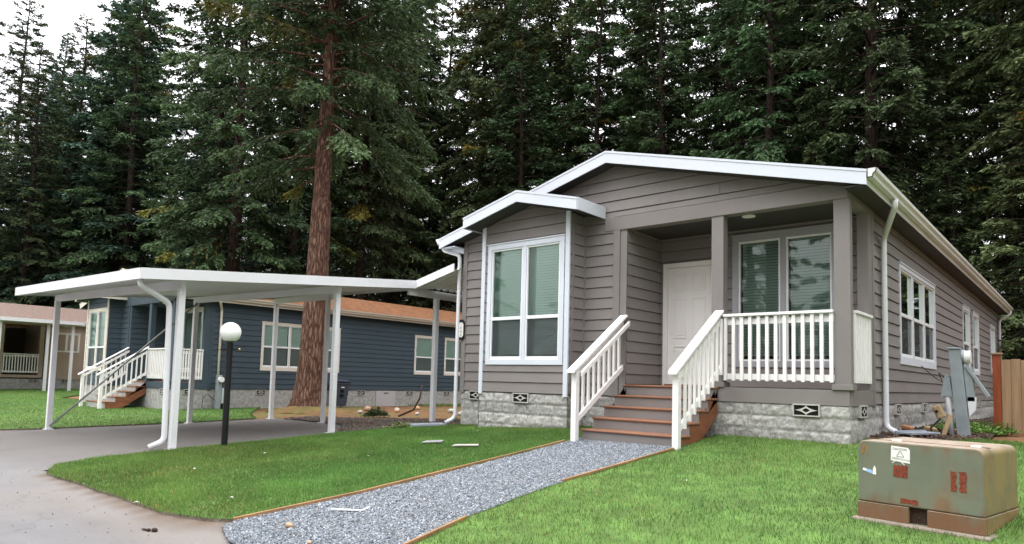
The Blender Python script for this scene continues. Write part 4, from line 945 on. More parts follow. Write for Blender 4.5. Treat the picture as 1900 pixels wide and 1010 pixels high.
def transformer():
    X0, X1, Y0, Y1 = .958, 1.875, -3.571, -2.75; z0 = tz(1.4,-3.55)+.035; h = .635; bz = z0+.13; t = z0+h; r = .055
    b = empty('transformer_box', (X0,Y0,z0), 'rusty green utility cabinet on a concrete pad in the lawn corner', 'utility box')
    # hood: rounded rectangle section extruded along depth
    pr = [(X0,bz),(X1,bz)]
    for k in range(7): an = R(90*k/6); pr.append((X1-r+r*math.cos(an), t-r+r*math.sin(an)))
    for k in range(7): an = R(90+90*k/6); pr.append((X0+r+r*math.cos(an), t-r+r*math.sin(an)))
    m = MB(); m.prism([(a,Y0,z) for a,z in pr],(0,Y1-Y0,0)); o = m.build('cabinet_hood', M['cabinet'], b, bevel=.012)
    m = MB(); m.box(X0-.004,X0+.39,Y0-.006,Y0+.03,z0,bz-.004); m.build('base_skirt', M['cabinet_base'], b, bevel=.003); 
    m = MB(); m.box(X0+.53,X1+.004,Y0-.012,Y0+.03,z0,bz-.004); m.box(X1-.03,X1+.006,Y0+.031,Y1,z0,bz-.004); m.box(X0,X0+.03,Y0+.031,Y1,z0,bz-.004); m.build('base_skirt', M['cabinet_base'], b, bevel=.003)
    m = MB(); m.box(X0+.03,X1-.03,Y0+.05,Y1-.01,z0,bz-.002); m.build('inner_base', M['soil'], b)
    # hood cover seam on the top and lifted lid lip
    m = MB(); m.box(X0+.01,X1-.01,Y0+.2,Y0+.207,t-.003,t+.004); m.build('lid_seam', M['cabinet_base'], b)
    for x in (X0+.2,X1-.14):
        m = MB(); m.box(x,x+.07,Y0+.19,Y0+.225,t,t+.012); m.build('hinge', M['label_white'], b)
    f = lambda u,v,d=.002: (X0+u,Y0-d,z0+v)
    def flat(name, pts, mm, d=.003):
        return MB().prism([f(u,v,d) for u,v in pts],(0,.0025,0)).build(name, mm, b)
    lab = flat('warning_label',[(.265,.49),(.41,.475),(.41,.58),(.395,.6),(.27,.608)][::-1],M['label_white'],.004)
    text_mesh('label_text','CAUTION',.024,lambda u,v:(X0+.335+u,Y0-.0055,z0+.583-.04*(u)+v),M['label_ink'],lab)
    text_mesh('label_text','HIGH',.021,lambda u,v:(X0+.302+u,Y0-.0055,z0+.507-.08*u+v),M['label_ink'],lab)
    text_mesh('label_text','VOLTAGE',.019,lambda u,v:(X0+.372+u,Y0-.0055,z0+.5-.08*u+v),M['label_ink'],lab)
    m = MB()
    for a, c in (((.31,.525),(.338,.572)),((.338,.572),(.366,.522)),((.31,.525),(.366,.522))): m.bar(f(*a,.0055),f(*c,.0055),.001,.004,(0,1,0)) if False else m.bar(f(*a,.0055),f(*c,.0055),.005,.001,(0,1,0))
    m.build('label_triangle', M['faded_ink'], lab)
    m = MB(); m.bar(f(.275,.47,.003),f(.3,.488,.003),.006,.002,(0,1,0)); m.bar(f(.345,.482,.003),f(.368,.462,.003),.006,.002,(0,1,0)); m.build('label_scrap', M['label_white'], b)
    def ragged(u0,u1,v0,v1,n=9,j=.006):
        P = []; rr = random.Random(int(u0*1000))
        for i in range(n): P.append((u0+(u1-u0)*i/n, v0+rr.uniform(-j,j)))
        for i in range(n): P.append((u1+rr.uniform(-j,j), v0+(v1-v0)*i/n))
        for i in range(n): P.append((u1-(u1-u0)*i/n, v1+rr.uniform(-j,j)))
        for i in range(n): P.append((u0+rr.uniform(-j,j), v1-(v1-v0)*i/n))
        return P
    for u0,u1,v0,v1 in ((.285,.388,.36,.452),(.695,.735,.3,.45),(.755,.8,.3,.452),(.335,.46,.155,.195)): flat('rust_patch', ragged(u0,u1,v0,v1), M['rust'])
    m = MB(); m.bar(f(.03,.585),f(.075,.585),.008,.002,(0,1,0)); m.bar(f(.05,.58),f(.038,.52),.012,.002,(0,1,0)); m.bar(f(.07,.58),f(.08,.52),.012,.002,(0,1,0)); m.build('painted_mark', M['ochre'], b)
    flat('torn_sticker',[(.04,.388),(.07,.378),(.07,.4),(.045,.405)],M['label_white']); flat('torn_sticker',[(.07,.376),(.118,.362),(.118,.392),(.07,.4)],M['sticker_blue']); flat('torn_sticker',[(.12,.36),(.148,.358),(.147,.41),(.135,.432),(.125,.41)],M['label_white'])
    pad = MB(); pad.box(X0-.035,X1+.05,Y0-.07,Y1+.07,z0-.3,z0-.001); pd = pad.build('concrete_pad', M['concrete'], bevel=.015, origin=(X0,Y0,z0)); pd['kind'] = 'structure'
    b.rotation_euler.z = R(-10); pd.rotation_euler.z = R(-10)

def cabinet_mat(name, rusty):
    m = mat(name, (.15,.165,.118), .65, .12, 3, .1, 90)
    N = m.node_tree.nodes; L = m.node_tree.links; p = N['Principled BSDF']; src = p.inputs['Base Color'].links[0].from_socket
    tc = N.new('ShaderNodeTexCoord')
    def layer(src, scale, lo, hi, col, amt, st=(1,1,1)):
        mp = N.new('ShaderNodeMapping'); mp.inputs['Scale'].default_value = st; L.new(tc.outputs['Object'], mp.inputs[0])
        n = N.new('ShaderNodeTexNoise'); n.inputs['Scale'].default_value = scale; n.inputs['Detail'].default_value = 10; n.inputs['Roughness'].default_value = .65; L.new(mp.outputs[0], n.inputs['Vector'])
        r = N.new('ShaderNodeMapRange'); r.inputs[1].default_value = lo; r.inputs[2].default_value = hi; r.inputs[4].default_value = amt; L.new(n.outputs[0], r.inputs[0])
        x = N.new('ShaderNodeMix'); x.data_type = 'RGBA'; L.new(r.outputs[0], x.inputs[0]); L.new(src, x.inputs[6]); x.inputs[7].default_value = (*col,1); return x.outputs[2]
    src = layer(src, 5, .5, .72, (.22,.18,.1), .45, (1,1,.5))
    src = layer(src, 2.6, .56-rusty*.2, .74-rusty*.18, (.2-.05*rusty,.095-.025*rusty,.045-.01*rusty), .75+.1*rusty, (1,1,.6))
    src = layer(src, 60, .6, .75, (.1,.06,.04), .5)
    sz = N.new('ShaderNodeSeparateXYZ'); L.new(tc.outputs['Object'], sz.inputs[0])
    m1 = N.new('ShaderNodeMath'); m1.operation = 'SUBTRACT'; m1.inputs[1].default_value = .385; L.new(sz.outputs['Z'], m1.inputs[0])
    m2 = N.new('ShaderNodeMath'); m2.operation = 'ABSOLUTE'; L.new(m1.outputs[0], m2.inputs[0])
    mp2 = N.new('ShaderNodeMapping'); mp2.inputs['Scale'].default_value = (9,9,1.6); L.new(tc.outputs['Object'], mp2.inputs[0])
    n5 = N.new('ShaderNodeTexNoise'); n5.inputs['Scale'].default_value = 1.4; n5.inputs['Detail'].default_value = 8; L.new(mp2.outputs[0], n5.inputs['Vector'])
    m3 = N.new('ShaderNodeMath'); m3.operation = 'MULTIPLY_ADD'; m3.inputs[1].default_value = .34; L.new(n5.outputs[0], m3.inputs[0]); L.new(m2.outputs[0], m3.inputs[2])
    r5 = N.new('ShaderNodeMapRange'); r5.inputs[1].default_value = .36; r5.inputs[2].default_value = .5; r5.inputs[4].default_value = .85; L.new(m3.outputs[0], r5.inputs[0])
    x5 = N.new('ShaderNodeMix'); x5.data_type = 'RGBA'; L.new(r5.outputs[0], x5.inputs[0]); L.new(src, x5.inputs[6]); x5.inputs[7].default_value = (.17,.085,.042,1); src = x5.outputs[2]
    # rust and bleaching gather on upward faces and on the right side
    ge = N.new('ShaderNodeNewGeometry'); sx = N.new('ShaderNodeSeparateXYZ'); L.new(ge.outputs['Normal'], sx.inputs[0])
    n = N.new('ShaderNodeTexNoise'); n.inputs['Scale'].default_value = 6; n.inputs['Detail'].default_value = 8; L.new(tc.outputs['Object'], n.inputs['Vector'])
    a = N.new('ShaderNodeMath'); a.operation = 'MULTIPLY'; L.new(sx.outputs['Z'], a.inputs[0]); L.new(n.outputs[0], a.inputs[1])
    r = N.new('ShaderNodeMapRange'); r.inputs[1].default_value = .2; r.inputs[2].default_value = .6; r.inputs[4].default_value = .8; L.new(a.outputs[0], r.inputs[0])
    x = N.new('ShaderNodeMix'); x.data_type = 'RGBA'; L.new(r.outputs[0], x.inputs[0]); L.new(src, x.inputs[6]); x.inputs[7].default_value = (.36,.28,.22,1); src = x.outputs[2]
    a2 = N.new('ShaderNodeMath'); a2.operation = 'MULTIPLY'; L.new(sx.outputs['X'], a2.inputs[0]); L.new(n.outputs[0], a2.inputs[1])
    r2 = N.new('ShaderNodeMapRange'); r2.inputs[1].default_value = .15; r2.inputs[2].default_value = .6; r2.inputs[4].default_value = .9; L.new(a2.outputs[0], r2.inputs[0])
    x2 = N.new('ShaderNodeMix'); x2.data_type = 'RGBA'; L.new(r2.outputs[0], x2.inputs[0]); L.new(src, x2.inputs[6]); x2.inputs[7].default_value = (.3,.22,.09,1)
    L.new(x2.outputs[2], p.inputs['Base Color']); return m
M['cabinet'] = cabinet_mat('faded_green_cabinet', 0.); M['cabinet_base'] = cabinet_mat('rusty_cabinet_base', .9)
transformer()

def pedestal(x, y, z, label, lean=(-.075,.0), s=1.0):
    p = empty('meter_pedestal', (x,y,z), label, 'meter')
    q = lambda a,b,c: (x+a*s+lean[0]*c, y+b*s+lean[1]*c, z+c*s)
    def hexa(mb, a0,a1,b0,b1,c0,c1):
        mb.add([q(a0,b0,c0),q(a1,b0,c0),q(a1,b1,c0),q(a0,b1,c0),q(a0,b0,c1),q(a1,b0,c1),q(a1,b1,c1),q(a0,b1,c1)],[(0,3,2,1),(4,5,6,7),(0,1,5,4),(1,2,6,5),(2,3,7,6),(3,0,4,7)])
    m = MB(); hexa(m,-.085,.085,-.07,.07,-.1,1.36); hexa(m,-.1,.09,-.09,.08,1.36,1.385); m.build('pedestal_column', M['grey_metal'], p, bevel=.008)
    m = MB(); m.tube([q(.08,.03,1.24),q(.2,.03,1.24)],.1*s,20); m.build('meter_glass', M['white_vinyl'], p, smooth=False)
    m = MB(); m.tube([q(.085,.03,1.24),q(.12,.03,1.24)],.115*s,20); m.build('meter_ring', M['grey_metal'], p)
    m = MB(); hexa(m,.09,.2,-.03,.09,.55,1.08); m.build('breaker_box', M['grey_metal'], p, bevel=.006)
    m = MB(); a = [q(.1,-.06,1.12),q(.36,-.06,.62),q(.36,.1,.62),q(.1,.1,1.12)]; m.prism(a,(.03,0,.02)); m.build('cover_flap', M['grey_metal'], p)
    m = MB(); m.prism([q(.1,-.03,.62),q(.22,-.03,.62),q(.19,-.03,.42),q(.1,-.03,.32)],(0,.07,0)); m.build('lower_cover', M['white_metal'], p)
    m = MB(); m.tube([q(-.16,0,-.1),q(-.16,.0,.66)],.045*s,12); m.build('conduit', M['pale_metal'], p, smooth=True)
    m = MB(); m.prism([q(-.25,-.05,.62),q(-.09,-.05,.62),q(-.1,-.05,.9),q(-.16,-.05,.98)],(0,.1,0)); m.build('conduit_hood', M['grey_metal'], p)
    m = MB(); m.tube([q(-.17,0,.9),q(-.25,.02,1.0),q(-.22,.05,.84),q(-.3,.05,.9),q(-.5,.1,1.1)],.008,6); m.build('loose_wire', M['wire'], p)
    return p
pedestal(.93,2.75,tz(.93,2.75)+.02,'leaning grey meter pedestal with white round meter beside the grey house')

def small_meter():
    x, y = BO[0]+.35, 1.15; z = tz(x,y)
    p = empty('meter_pedestal', (x,y,z), 'small grey meter pedestal at the front corner of the blue house', 'meter')
    m = MB(); m.box(x-.09,x+.09,y-.12,y+.02,z-.1,z+1.15); m.build('pedestal_column', M['grey_metal'], p, bevel=.01)
    m = MB(); m.box(x-.11,x+.11,y+.03,y+.12,z-.05,z+.72); m.build('side_box', M['pale_metal'], p, bevel=.01)
    MB().tube([(x+.09,y-.05,z+1.0),(x+.2,y-.05,z+1.0)],.09,16).build('meter_glass', M['white_vinyl'], p)
    m = MB(); m.box(x-.06,x+.12,y+.0,y+.16,z-.02,z+.22); m.build('junction_box', M['black_paint'], p)
    MB().tube([(x-.1,y-.1,z+.3),(x-.2,y-.3,z+.5),(x-.1,y-.5,z+.42),(x-.05,y-.55,z+.1),(x-.1,y-.4,z)],.012,6).build('loose_wire', M['wire'], p)
small_meter()

def junk():
    x, y = .55, 2.55; z = tz(x,y)+.03
    j = empty('cable_box', (x,y,z), 'broken tan cable box hanging beside the leaning pedestal', 'cable box')
    m = MB(); m.bar((x+.04,y,z+.45),(x+.12,y,z+.26),.1,.12); m.build('box_shell', M['timber_scrap'], j, bevel=.02)
    MB().sphere((x+.06,y-.08,z+.36),.022,10,8).build('cable_plug', M['black'], j)
    MB().tube([(x+.1,y,z+.25),(x-.03,y-.02,z+.1),(x-.02,y,z+.0),(x+.1,y+.05,z-.02)],.014,6).build('loose_wire', M['wire'], j)
    m = MB(); m.bar((x+.14,y-.1,z-.03),(x+.24,y-.06,z+.32),.04,.06); o = m.build('lumber_offcut', M['timber_scrap'], bevel=.006); tag(o,'greenish timber offcut leaning against the pedestal','timber')
    for k, (a, b, r_, mm, lb_) in enumerate(((.14,2.9,.12,'brick_scrap','orange broken brick on the soil by the house'),(.42,3.15,.12,'timber_scrap','pale rubble chunk behind the leaning offcut'),(.75,3.2,.1,'brick_scrap','small reddish rubble chunk beside the pedestal foot'))):
        zz = tz(a,b)+.05; m = MB(); m.bar((a-r_*.7,b,zz+.05),(a+r_*.7,b-.1,zz+.02),.09,.07); o = m.build('rubble_chunk', M[mm], bevel=.02); tag(o,lb_,'rubble')
    zz = tz(.5,1.7)+.06; m = MB(); m.prism([(.22,1.5,zz),(.46,1.42,zz),(.74,1.9,zz+.01),(.52,2.0,zz+.01)],(0,0,.025)); m.prism([(.22,1.5,zz+.025),(.25,1.49,zz+.025),(.55,1.99,zz+.035),(.52,2.0,zz+.035)],(0,0,.02)); o = m.build('splash_block', M['splash']); tag(o,'grey blue splash block under the porch downspout','splash block')
    zz = tz(-7.8,-.35)+.05; m = MB(); m.prism([(-8.0,-.75,zz-.02),(-7.75,-.9,zz-.02),(-7.4,-.3,zz),(-7.65,-.15,zz)],(0,0,.05)); o = m.build('splash_block', M['splash'], bevel=.01); tag(o,'flat grey splash block at the left corner of the grey house','splash block')
junk()

def fence():
    Y = 5.0; x0 = 1.16; z = tz(1.3,Y)
    f = empty('fence', (x0,Y,z), 'cedar board fence with red stained end post at the right edge', 'fence')
    m = MB(); m.box(x0-.06,x0+.06,Y-.06,Y+.06,z-.1,z+1.39); p = m.build('fence_post', M['red_post'], f, bevel=.005)
    m = MB(); m.box(x0-.09,x0+.09,Y-.09,Y+.09,z+1.39,z+1.42); m.build('post_cap', M['cedar'], p, bevel=.006)
    x = x0+.065; i = 0
    while x < 7:
        w = .138; m = MB(); dz = .012*math.sin(i*2.1); m.box(x,x+w,Y-.01,Y+.008,z+.0,z+1.3+dz); m.build('fence_board', M['cedar'], f, bevel=.003); x += w+.004; i += 1
    m = MB(); m.box(x0+.06,7,Y+.009,Y+.045,z+.25,z+.34); m.box(x0+.06,7,Y+.009,Y+.045,z+1.0,z+1.09); m.build('fence_rail', M['cedar'], f)
fence()

def edging(pts, label):
    m = MB(); P = [Vector((x,y,tz(x,y)+.012)) for x,y in pts]
    for a, b in zip(P,P[1:]): m.bar(a,b,.026,.1)
    return tag(m.build('path_edging', M['edging'], bevel=.004), label, 'edging')
edging([(-3.6,-1.5),(-3.6,-2.9)],'timber edging board beside the left stair post'); edging([(-3.605,-2.9),(-3.61,-5.2)],'long middle timber edging board left of the gravel path'); edging([(-3.6,-5.18),(-3.65,-6.66)],'timber edging board at the street end of the path, left side')
edging([(-1.84,-1.45),(-1.9,-2.3),(-2.02,-3.7)],'timber edging board right of the path near the steps'); edging([(-1.95,-5.3),(-1.72,-6.6)],'timber edging board right of the path near the street')

def rock(x, y, s, mm, label, cat='stone', group=None, flat=.6, lift=0.):
    z = tz(x,y)+.02+lift; m = MB(); m.sphere((x,y,z+s*flat*.3),s,14,9,(1,.8,flat)); rr = random.random()*50
    m.v = [(a+s*.25*mnoise.noise(((a-x)/s+rr,(b-y)/s,(c-z)/s)), b+s*.25*mnoise.noise(((a-x)/s,(b-y)/s+rr,(c-z)/s)), c) for a,b,c in m.v]
    return tag(m.build('stone', M[mm], smooth=True), label, cat, group)
def paver(x, y, w, d, rot, mm, label):
    z = tz(x,y)+.05; c, s = math.cos(rot), math.sin(rot); P = [(x+c*a-s*b,y+s*a+c*b,z+.02*a/w) for a,b in ((-w/2,-d/2),(w/2,-d/2*.7),(w/2*.8,d/2),(-w/2,d/2))]
    return tag(MB().prism(P,(0,0,.018)).build('paving_slab', M[mm], bevel=.006), label, 'paver')
paver(-5.45,-2.45,.32,.34,.6,'paver','grey square slab set in the lawn, left one'); paver(-4.68,-2.5,.4,.2,.5,'pale_stone','pale flat stone in the lawn nearer the path')
rock(-3.05,-6.45,.045,'tan_stone','small tan cobble on the gravel near the street',lift=.02); rock(-2.5,-6.6,.025,'tan_stone','tiny tan pebble on the gravel path',lift=.02)
m = MB(); zz = tz(-3.0,-5.75)+.05; m.bar((-3.2,-5.9,zz),(-2.95,-5.72,zz),.02,.012); m.bar((-2.95,-5.72,zz),(-3.05,-5.55,zz),.02,.012); tag(m.build('plastic_strip', M['white_vinyl']),'bent white plastic strip lying on the gravel path','plastic strip')
for i, (x, y, s, mm) in enumerate(((-16.2,4.6,.16,'tan_stone'),(-15.4,5.2,.12,'pale_stone'),(-14.7,4.6,.1,'tan_stone'),(-13.2,5.6,.13,'pale_stone'),(-11.2,4.0,.12,'pale_stone'),(-11.9,4.8,.1,'tan_stone'),(-16.0,6.6,.14,'tan_stone'),(-12.6,3.6,.08,'pale_stone'),(-10.3,3.3,.09,'tan_stone'),(-14.9,3.3,.09,'pale_stone'),(-9.6,2.5,.07,'tan_stone'),(-13.6,3.0,.06,'tan_stone'))):
    rock(x,y,s,mm,'rounded stone lying on the needle litter beside the blue house','stone','stones on the needle litter')
x, y = -11.2, 2.2; z = tz(x,y); tag(MB().tube([(x-.35,y-.2,z+.02),(x,y,z+.2),(x+.12,y+.1,z+.5),(x+.2,y+.1,z+.85)],[.03,.03,.025,.015],7).build('fallen_branch', M['bark_stick'], smooth=True),'bent dead stick poking up from the litter','stick')
cx_, cy_ = -4.0, -7.22; zz = tz(cx_,cy_)
m = MB(); m.sphere((cx_,cy_,zz+.015),.032,10,6,(1.2,.8,.6)); m.sphere((cx_-.05,cy_-.03,zz+.01),.018,8,5); m.bar((cx_-.14,cy_-.05,zz+.01),(cx_-.05,cy_-.02,zz+.01),.02,.01); tag(m.build('dirt_clod', M['soil'], smooth=True),'dark clod of dirt on the asphalt by the path end','dirt clod')

# ------------------------------------------------------------------ vegetation
def herb(name, x, y, r, n, h, col, label, cat, lw=.05):
    c = np.array([x,y]); V = np.empty((n,4,3)); a = RNG.uniform(0,2*np.pi,n); rr = r*np.sqrt(RNG.random(n)); X = x+np.cos(a)*rr; Y = y+np.sin(a)*rr; Z = terr(X,Y)+.02+RNG.uniform(.1,1,n)*h*(1.1-rr/r)
    d = RNG.uniform(0,2*np.pi,n); L_ = lw*RNG.uniform(.7,1.6,n); dx = np.cos(d); dy = np.sin(d); up = RNG.uniform(-.3,.7,n)
    P = np.stack([X,Y,Z],1); D = np.stack([dx,dy,up],1)*L_[:,None]; S_ = np.stack([-dy,dx,RNG.uniform(-.4,.4,n)],1)*(L_*.36)[:,None]
    V[:,0] = P; V[:,1] = P+D*.5+S_; V[:,2] = P+D; V[:,3] = P+D*.5-S_
    C = np.array(col)*RNG.uniform(.5,1.4,n)[:,None]
    # stalks so that the leaves stand on the ground
    ns = max(6,n//12); a2 = RNG.uniform(0,2*np.pi,ns); r2 = r*.8*np.sqrt(RNG.random(ns)); SX = x+np.cos(a2)*r2; SY = y+np.sin(a2)*r2; SZ = terr(SX,SY); W = np.empty((ns,4,3))
    W[:,0] = np.stack([SX-.004,SY,SZ],1); W[:,1] = np.stack([SX+.004,SY,SZ],1); W[:,2] = np.stack([SX+.012,SY,SZ+h],1); W[:,3] = np.stack([SX+.006,SY,SZ+h],1)
    V = np.concatenate([V,W]); C = np.concatenate([C,np.tile(np.array(col)*.6,(ns,1))])
    z0 = tz(x,y); V = V-np.array([x,y,z0])
    o = np_mesh(name, V.reshape(-1,3), np.arange(len(V)*4), 4, M['herb'], colors=np.repeat(C[:,None],4,1).reshape(-1,3)); o.location = (x,y,z0); return tag(o,label,cat)
herb('weed_patch',.75,4.3,.55,900,.22,(.14,.26,.045),'bright green leafy weeds between pedestal and fence post','weeds',.06)
herb('weed_clump',1.25,4.6,.22,260,.2,(.13,.24,.045),'green weeds at the foot of the red fence post','weeds',.05)
herb('weed_clump',1.9,4.7,.35,220,.14,(.15,.25,.05),'low weeds under the cedar fence boards','weeds',.05)
herb('fern_clump',-8.0,-1.0,.28,170,.14,(.22,.27,.1),'pale green fern fronds at the top edge of the lawn','fern',.07)
herb('seedling_fir',-12.5,2.0,.35,520,.26,(.035,.07,.02),'small dark fir seedling on the needle litter','seedling',.07)
for i,(x,y) in enumerate(((-5.6,-1.3),(-6.7,-4.6),(-3.9,-1.6),(-5.2,-3.9),(-4.4,-6.3),(-6.3,-5.8),(.3,-1.1),(-.8,-3.2),(-5.0,-7.0))):
    z = tz(x,y)+.075; c, s = math.cos(i*1.7), math.sin(i*1.7); L_ = .035
    tag(MB().add([(x-c*L_,y-s*L_,z),(x-s*L_*.6,y+c*L_*.6,z+.012),(x+c*L_,y+s*L_,z+.004),(x+s*L_*.6,y-c*L_*.6,z+.01)],[(0,1,2,3)]).build('fallen_leaf', M['pale_stone']),'pale fallen leaf lying on the short turf','leaf','fallen leaves on the turf')

def conifer(seed, H, rb, c0, Rm, nb, droop, sp_len, prof, base, dens=1., keep=None, tipmin=.25, short=0, hang=1.):
    """returns (trunk mesh data, crown mesh data); trunk carries its limbs, the crown thousands of small needle sprays"""
    r = np.random.default_rng(seed); py = random.Random(seed)
    tm = MB(); ph = py.uniform(0,6); nt = 16
    path = [(.12*math.sin(ph+k*.7)*k/nt*1.2, .12*math.cos(ph*2+k*.6)*k/nt*1.2, H*k/nt) for k in range(nt+1)]; path[0] = (0,0,-.3)
    rad = [rb*(1-.93*k/nt)+(.35*rb if k == 0 else 0) for k in range(nt+1)]; tm.tube(path, rad, 14)
    P0 = []; D0 = []; SZ = []; CC = []
    for i in range(nb+short):
        u = (i+r.random())/nb if i < nb else r.random()*.7; u = u**.9; hh = c0+(H-c0)*u; L = Rm*prof(u)*r.uniform(.6,1.15) if i < nb else r.uniform(.7,1.8)
        if L < .25: L = .25
        az = i*2.39996+r.uniform(-.5,.5); k = hh/H*nt; k0 = min(int(k),nt-1); t_ = k-k0; bx = path[k0][0]*(1-t_)+path[k0+1][0]*t_; by = path[k0][1]*(1-t_)+path[k0+1][1]*t_
        if keep and not keep(hh, az): continue
        e0 = .55*u-.12+r.uniform(-.2,.2); dr = droop*(1.15-u)*r.uniform(.6,1.4)
        ca, sa = math.cos(az), math.sin(az)
        pt = lambda s: np.array([bx+ca*L*s, by+sa*L*s, hh+L*(e0*s-dr*s*s+(.22*dr)*s**4)])
        q = [pt(s) for s in (0,.3,.6,1)]; tm.tube(q,[rb*.16*(1-.6*u)+.012,.03*(1-.5*u)+.008,.016,.006],4,False)
        bt = r.uniform(.6,1.4); yel = r.random() < .035; gap = r.uniform(.2,.9); gw = r.uniform(0,.16)
        ntw = max(6,int(L*15*dens)); ss = .1+.9*np.sqrt(r.random(ntw)); ss = np.maximum(ss,.12)
        for s in ss:
            if abs(s-gap) < gw: continue
            c = pt(s); t1 = pt(min(1,s+.05))-pt(max(0,s-.05)); t1 /= np.linalg.norm(t1)
            sg = 1 if r.random() < .5 else -1; an = sg*r.uniform(.5,1.2)*(1-.75*(s > .93)); lat = np.array([-t1[1],t1[0],0]); lat /= np.linalg.norm(lat)+1e-6
            d = t1*math.cos(an)+lat*math.sin(an); d[2] += r.normal(0,.2)-r.uniform(.05,.55)*(1.1-u)*droop*2.2*hang; d /= np.linalg.norm(d)
            tl = min(L*.42,1.5)*(1.08-s)*r.uniform(.5,1.1)+tipmin
            m_ = max(3,int(tl*13*dens)); v = (np.arange(m_)+r.random(m_))/m_
            pp = c+d*(v*tl)[:,None]; pp[:,2] -= .25*(v*tl)**2*(1.2-u)
            sd = np.where(r.random(m_) < .5,1.,-1.)*r.uniform(.3,1.,m_); l2 = np.array([-d[1],d[0],0]); dd = d*np.cos(sd)[:,None]+l2*np.sin(sd)[:,None]; dd[:,2] += r.uniform(-.75,.25,m_)
            P0.append(pp); D0.append(dd); SZ.append(sp_len*r.uniform(.6,1.35,m_)*(1-.35*v))
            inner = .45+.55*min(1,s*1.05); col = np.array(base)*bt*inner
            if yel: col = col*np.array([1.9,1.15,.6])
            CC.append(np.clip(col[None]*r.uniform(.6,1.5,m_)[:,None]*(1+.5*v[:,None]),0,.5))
    P = np.concatenate(P0); D = np.concatenate(D0); S_ = np.concatenate(SZ); C = np.concatenate(CC); n = len(P)
    D /= np.linalg.norm(D,axis=1)[:,None]; up = np.stack([r.normal(0,.8,n),r.normal(0,.8,n),np.ones(n)],1); W = np.cross(D,up); W /= np.linalg.norm(W,axis=1)[:,None]
    V = np.empty((n,4,3)); Ls = S_[:,None]; V[:,0] = P-D*Ls*.1; V[:,1] = P+D*Ls*.45+W*Ls*.2-np.array([0,0,1])*Ls*.06; V[:,2] = P+D*Ls; V[:,3] = P+D*Ls*.45-W*Ls*.2-np.array([0,0,1])*Ls*.06
    return tm, V.reshape(-1,3), np.arange(n*4), np.repeat(C[:,None],4,1).reshape(-1,3)

def tree_from(spec, name, loc, label, cat, group, barkm, rot=0, sc=(1,1,1), tilt=(0,0)):
    tm, V, F, C = spec
    t = empty(name, loc, label, cat, group); t.rotation_euler = (tilt[0],tilt[1],rot); t.scale = sc
    me = bpy.data.meshes.new('trunk'); me.from_pydata(tm.v,[],tm.f); me.update(); me.materials.append(barkm)
    for p in me.polygons: p.use_smooth = True
    o = bpy.data.objects.new('trunk', me); COL.objects.link(o); o.parent = t
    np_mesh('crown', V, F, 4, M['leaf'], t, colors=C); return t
def dup(root, loc, rot, sc, label, group):
    c = root.copy(); COL.objects.link(c); c.location = loc; c.rotation_euler = (0,0,rot); c.scale = sc; c['label'] = label; c['group'] = group
    for ch in root.children:
        d = ch.copy(); COL.objects.link(d); d.parent = c
    return c
pf_fir = lambda u: (.45+.55*min(1,u*4))*(1-u)**.62
pf_spruce = lambda u: (1-u)**.85
pf_tall = lambda u: (.35+.65*min(1,u*3))*(1-u)**.5
G1 = (.053,.085,.036); G2 = (.052,.093,.067); G3 = (.064,.086,.036)
PROTO = [
    (conifer(1,30,.36,3,5.2,185,.36,.25,pf_fir,G1,1.15), 'douglas_fir'),
    (conifer(2,27,.34,.8,6.2,290,.36,.27,pf_spruce,G2,1.3), 'spruce_tree'),
    (conifer(3,33,.34,8,5.4,165,.45,.26,pf_tall,G3,1.15,short=50), 'douglas_fir'),
    (conifer(4,26,.28,1.5,4.6,165,.55,.25,pf_fir,G1,1.1), 'hemlock_tree'),
    (conifer(5,12,.14,.4,3.0,100,.3,.22,pf_spruce,G3,1.2), 'young_fir'),
]
first = {}
def plant(k, x, y, s, rot, label, group, hs=1.):
    loc = (x,y,tz(x,y)-.05); sc = (s,s,s*hs)
    if k not in first:
        first[k] = tree_from(PROTO[k][0], PROTO[k][1], loc, label, 'tree', group, M['bark_dark'], rot, sc)
    else: dup(first[k], loc, rot, sc, label, group)
GR = 'conifers in the wood behind the houses'
# singled out trees
plant(1,-57.5,11.2,1.42,.4,'broad blue green spruce towering over the left end of the carport',GR)
plant(0,-56.5,4.6,.84,1.1,'paler fir at the far left edge behind the tan house',GR)
plant(0,-61,8.6,1.02,3.3,'pale pointed fir left of the broad blue green spruce',GR)
plant(2,-9.5,29,1.0,2.2,'tall fir with bare reddish trunk behind the ridge of the grey house',GR)
plant(2,-3.2,33,1.02,.7,'tall fir with bare trunk right of the grey house ridge',GR)
plant(0,2.5,30,1.0,4.,'dense dark fir above the cedar fence',GR)
rr = random.Random(5)
zone = lambda x, y: ('dark conifer in the wood above the blue house roof' if x < -18 else 'dark conifer in the wood above the grey house roof') if x > -40 else 'dark conifer in the wood behind the tan house'
pts = [(-57.5,11.2),(-56.5,4.6),(-61,8.6),(-9.5,29),(-3.2,33),(2.5,30)]
def ok(x, y, dmin):
    for hx in (0,-19.96,-40):
        if hx-(9.5 if hx > -30 else 12) < x < hx+2.6 and -6 < y < 21: return False
    if x > -19 and y < 21: return False
    if -30 < x and y < 20 : return False
    if x > -38 and y < 7: return False
    if y < -10: return False
    return all((x-a)**2+(y-b)**2 > dmin*dmin for a,b in pts)
def band(n, fx, fy, dmin, kinds, smin, smax):
    got = 0; t = 0
    while got < n and t < 4000:
        t += 1; x = rr.uniform(*fx); y = rr.uniform(*fy)
        if not ok(x,y,dmin): continue
        pts.append((x,y)); k = rr.choice(kinds); plant(k,x,y,rr.uniform(smin,smax),rr.uniform(0,6.28),zone(x,y),GR,rr.uniform(.95,1.12)); got += 1
band(15,(-26,8),(22.5,34),4.2,[0,2,3,2],.95,1.15)
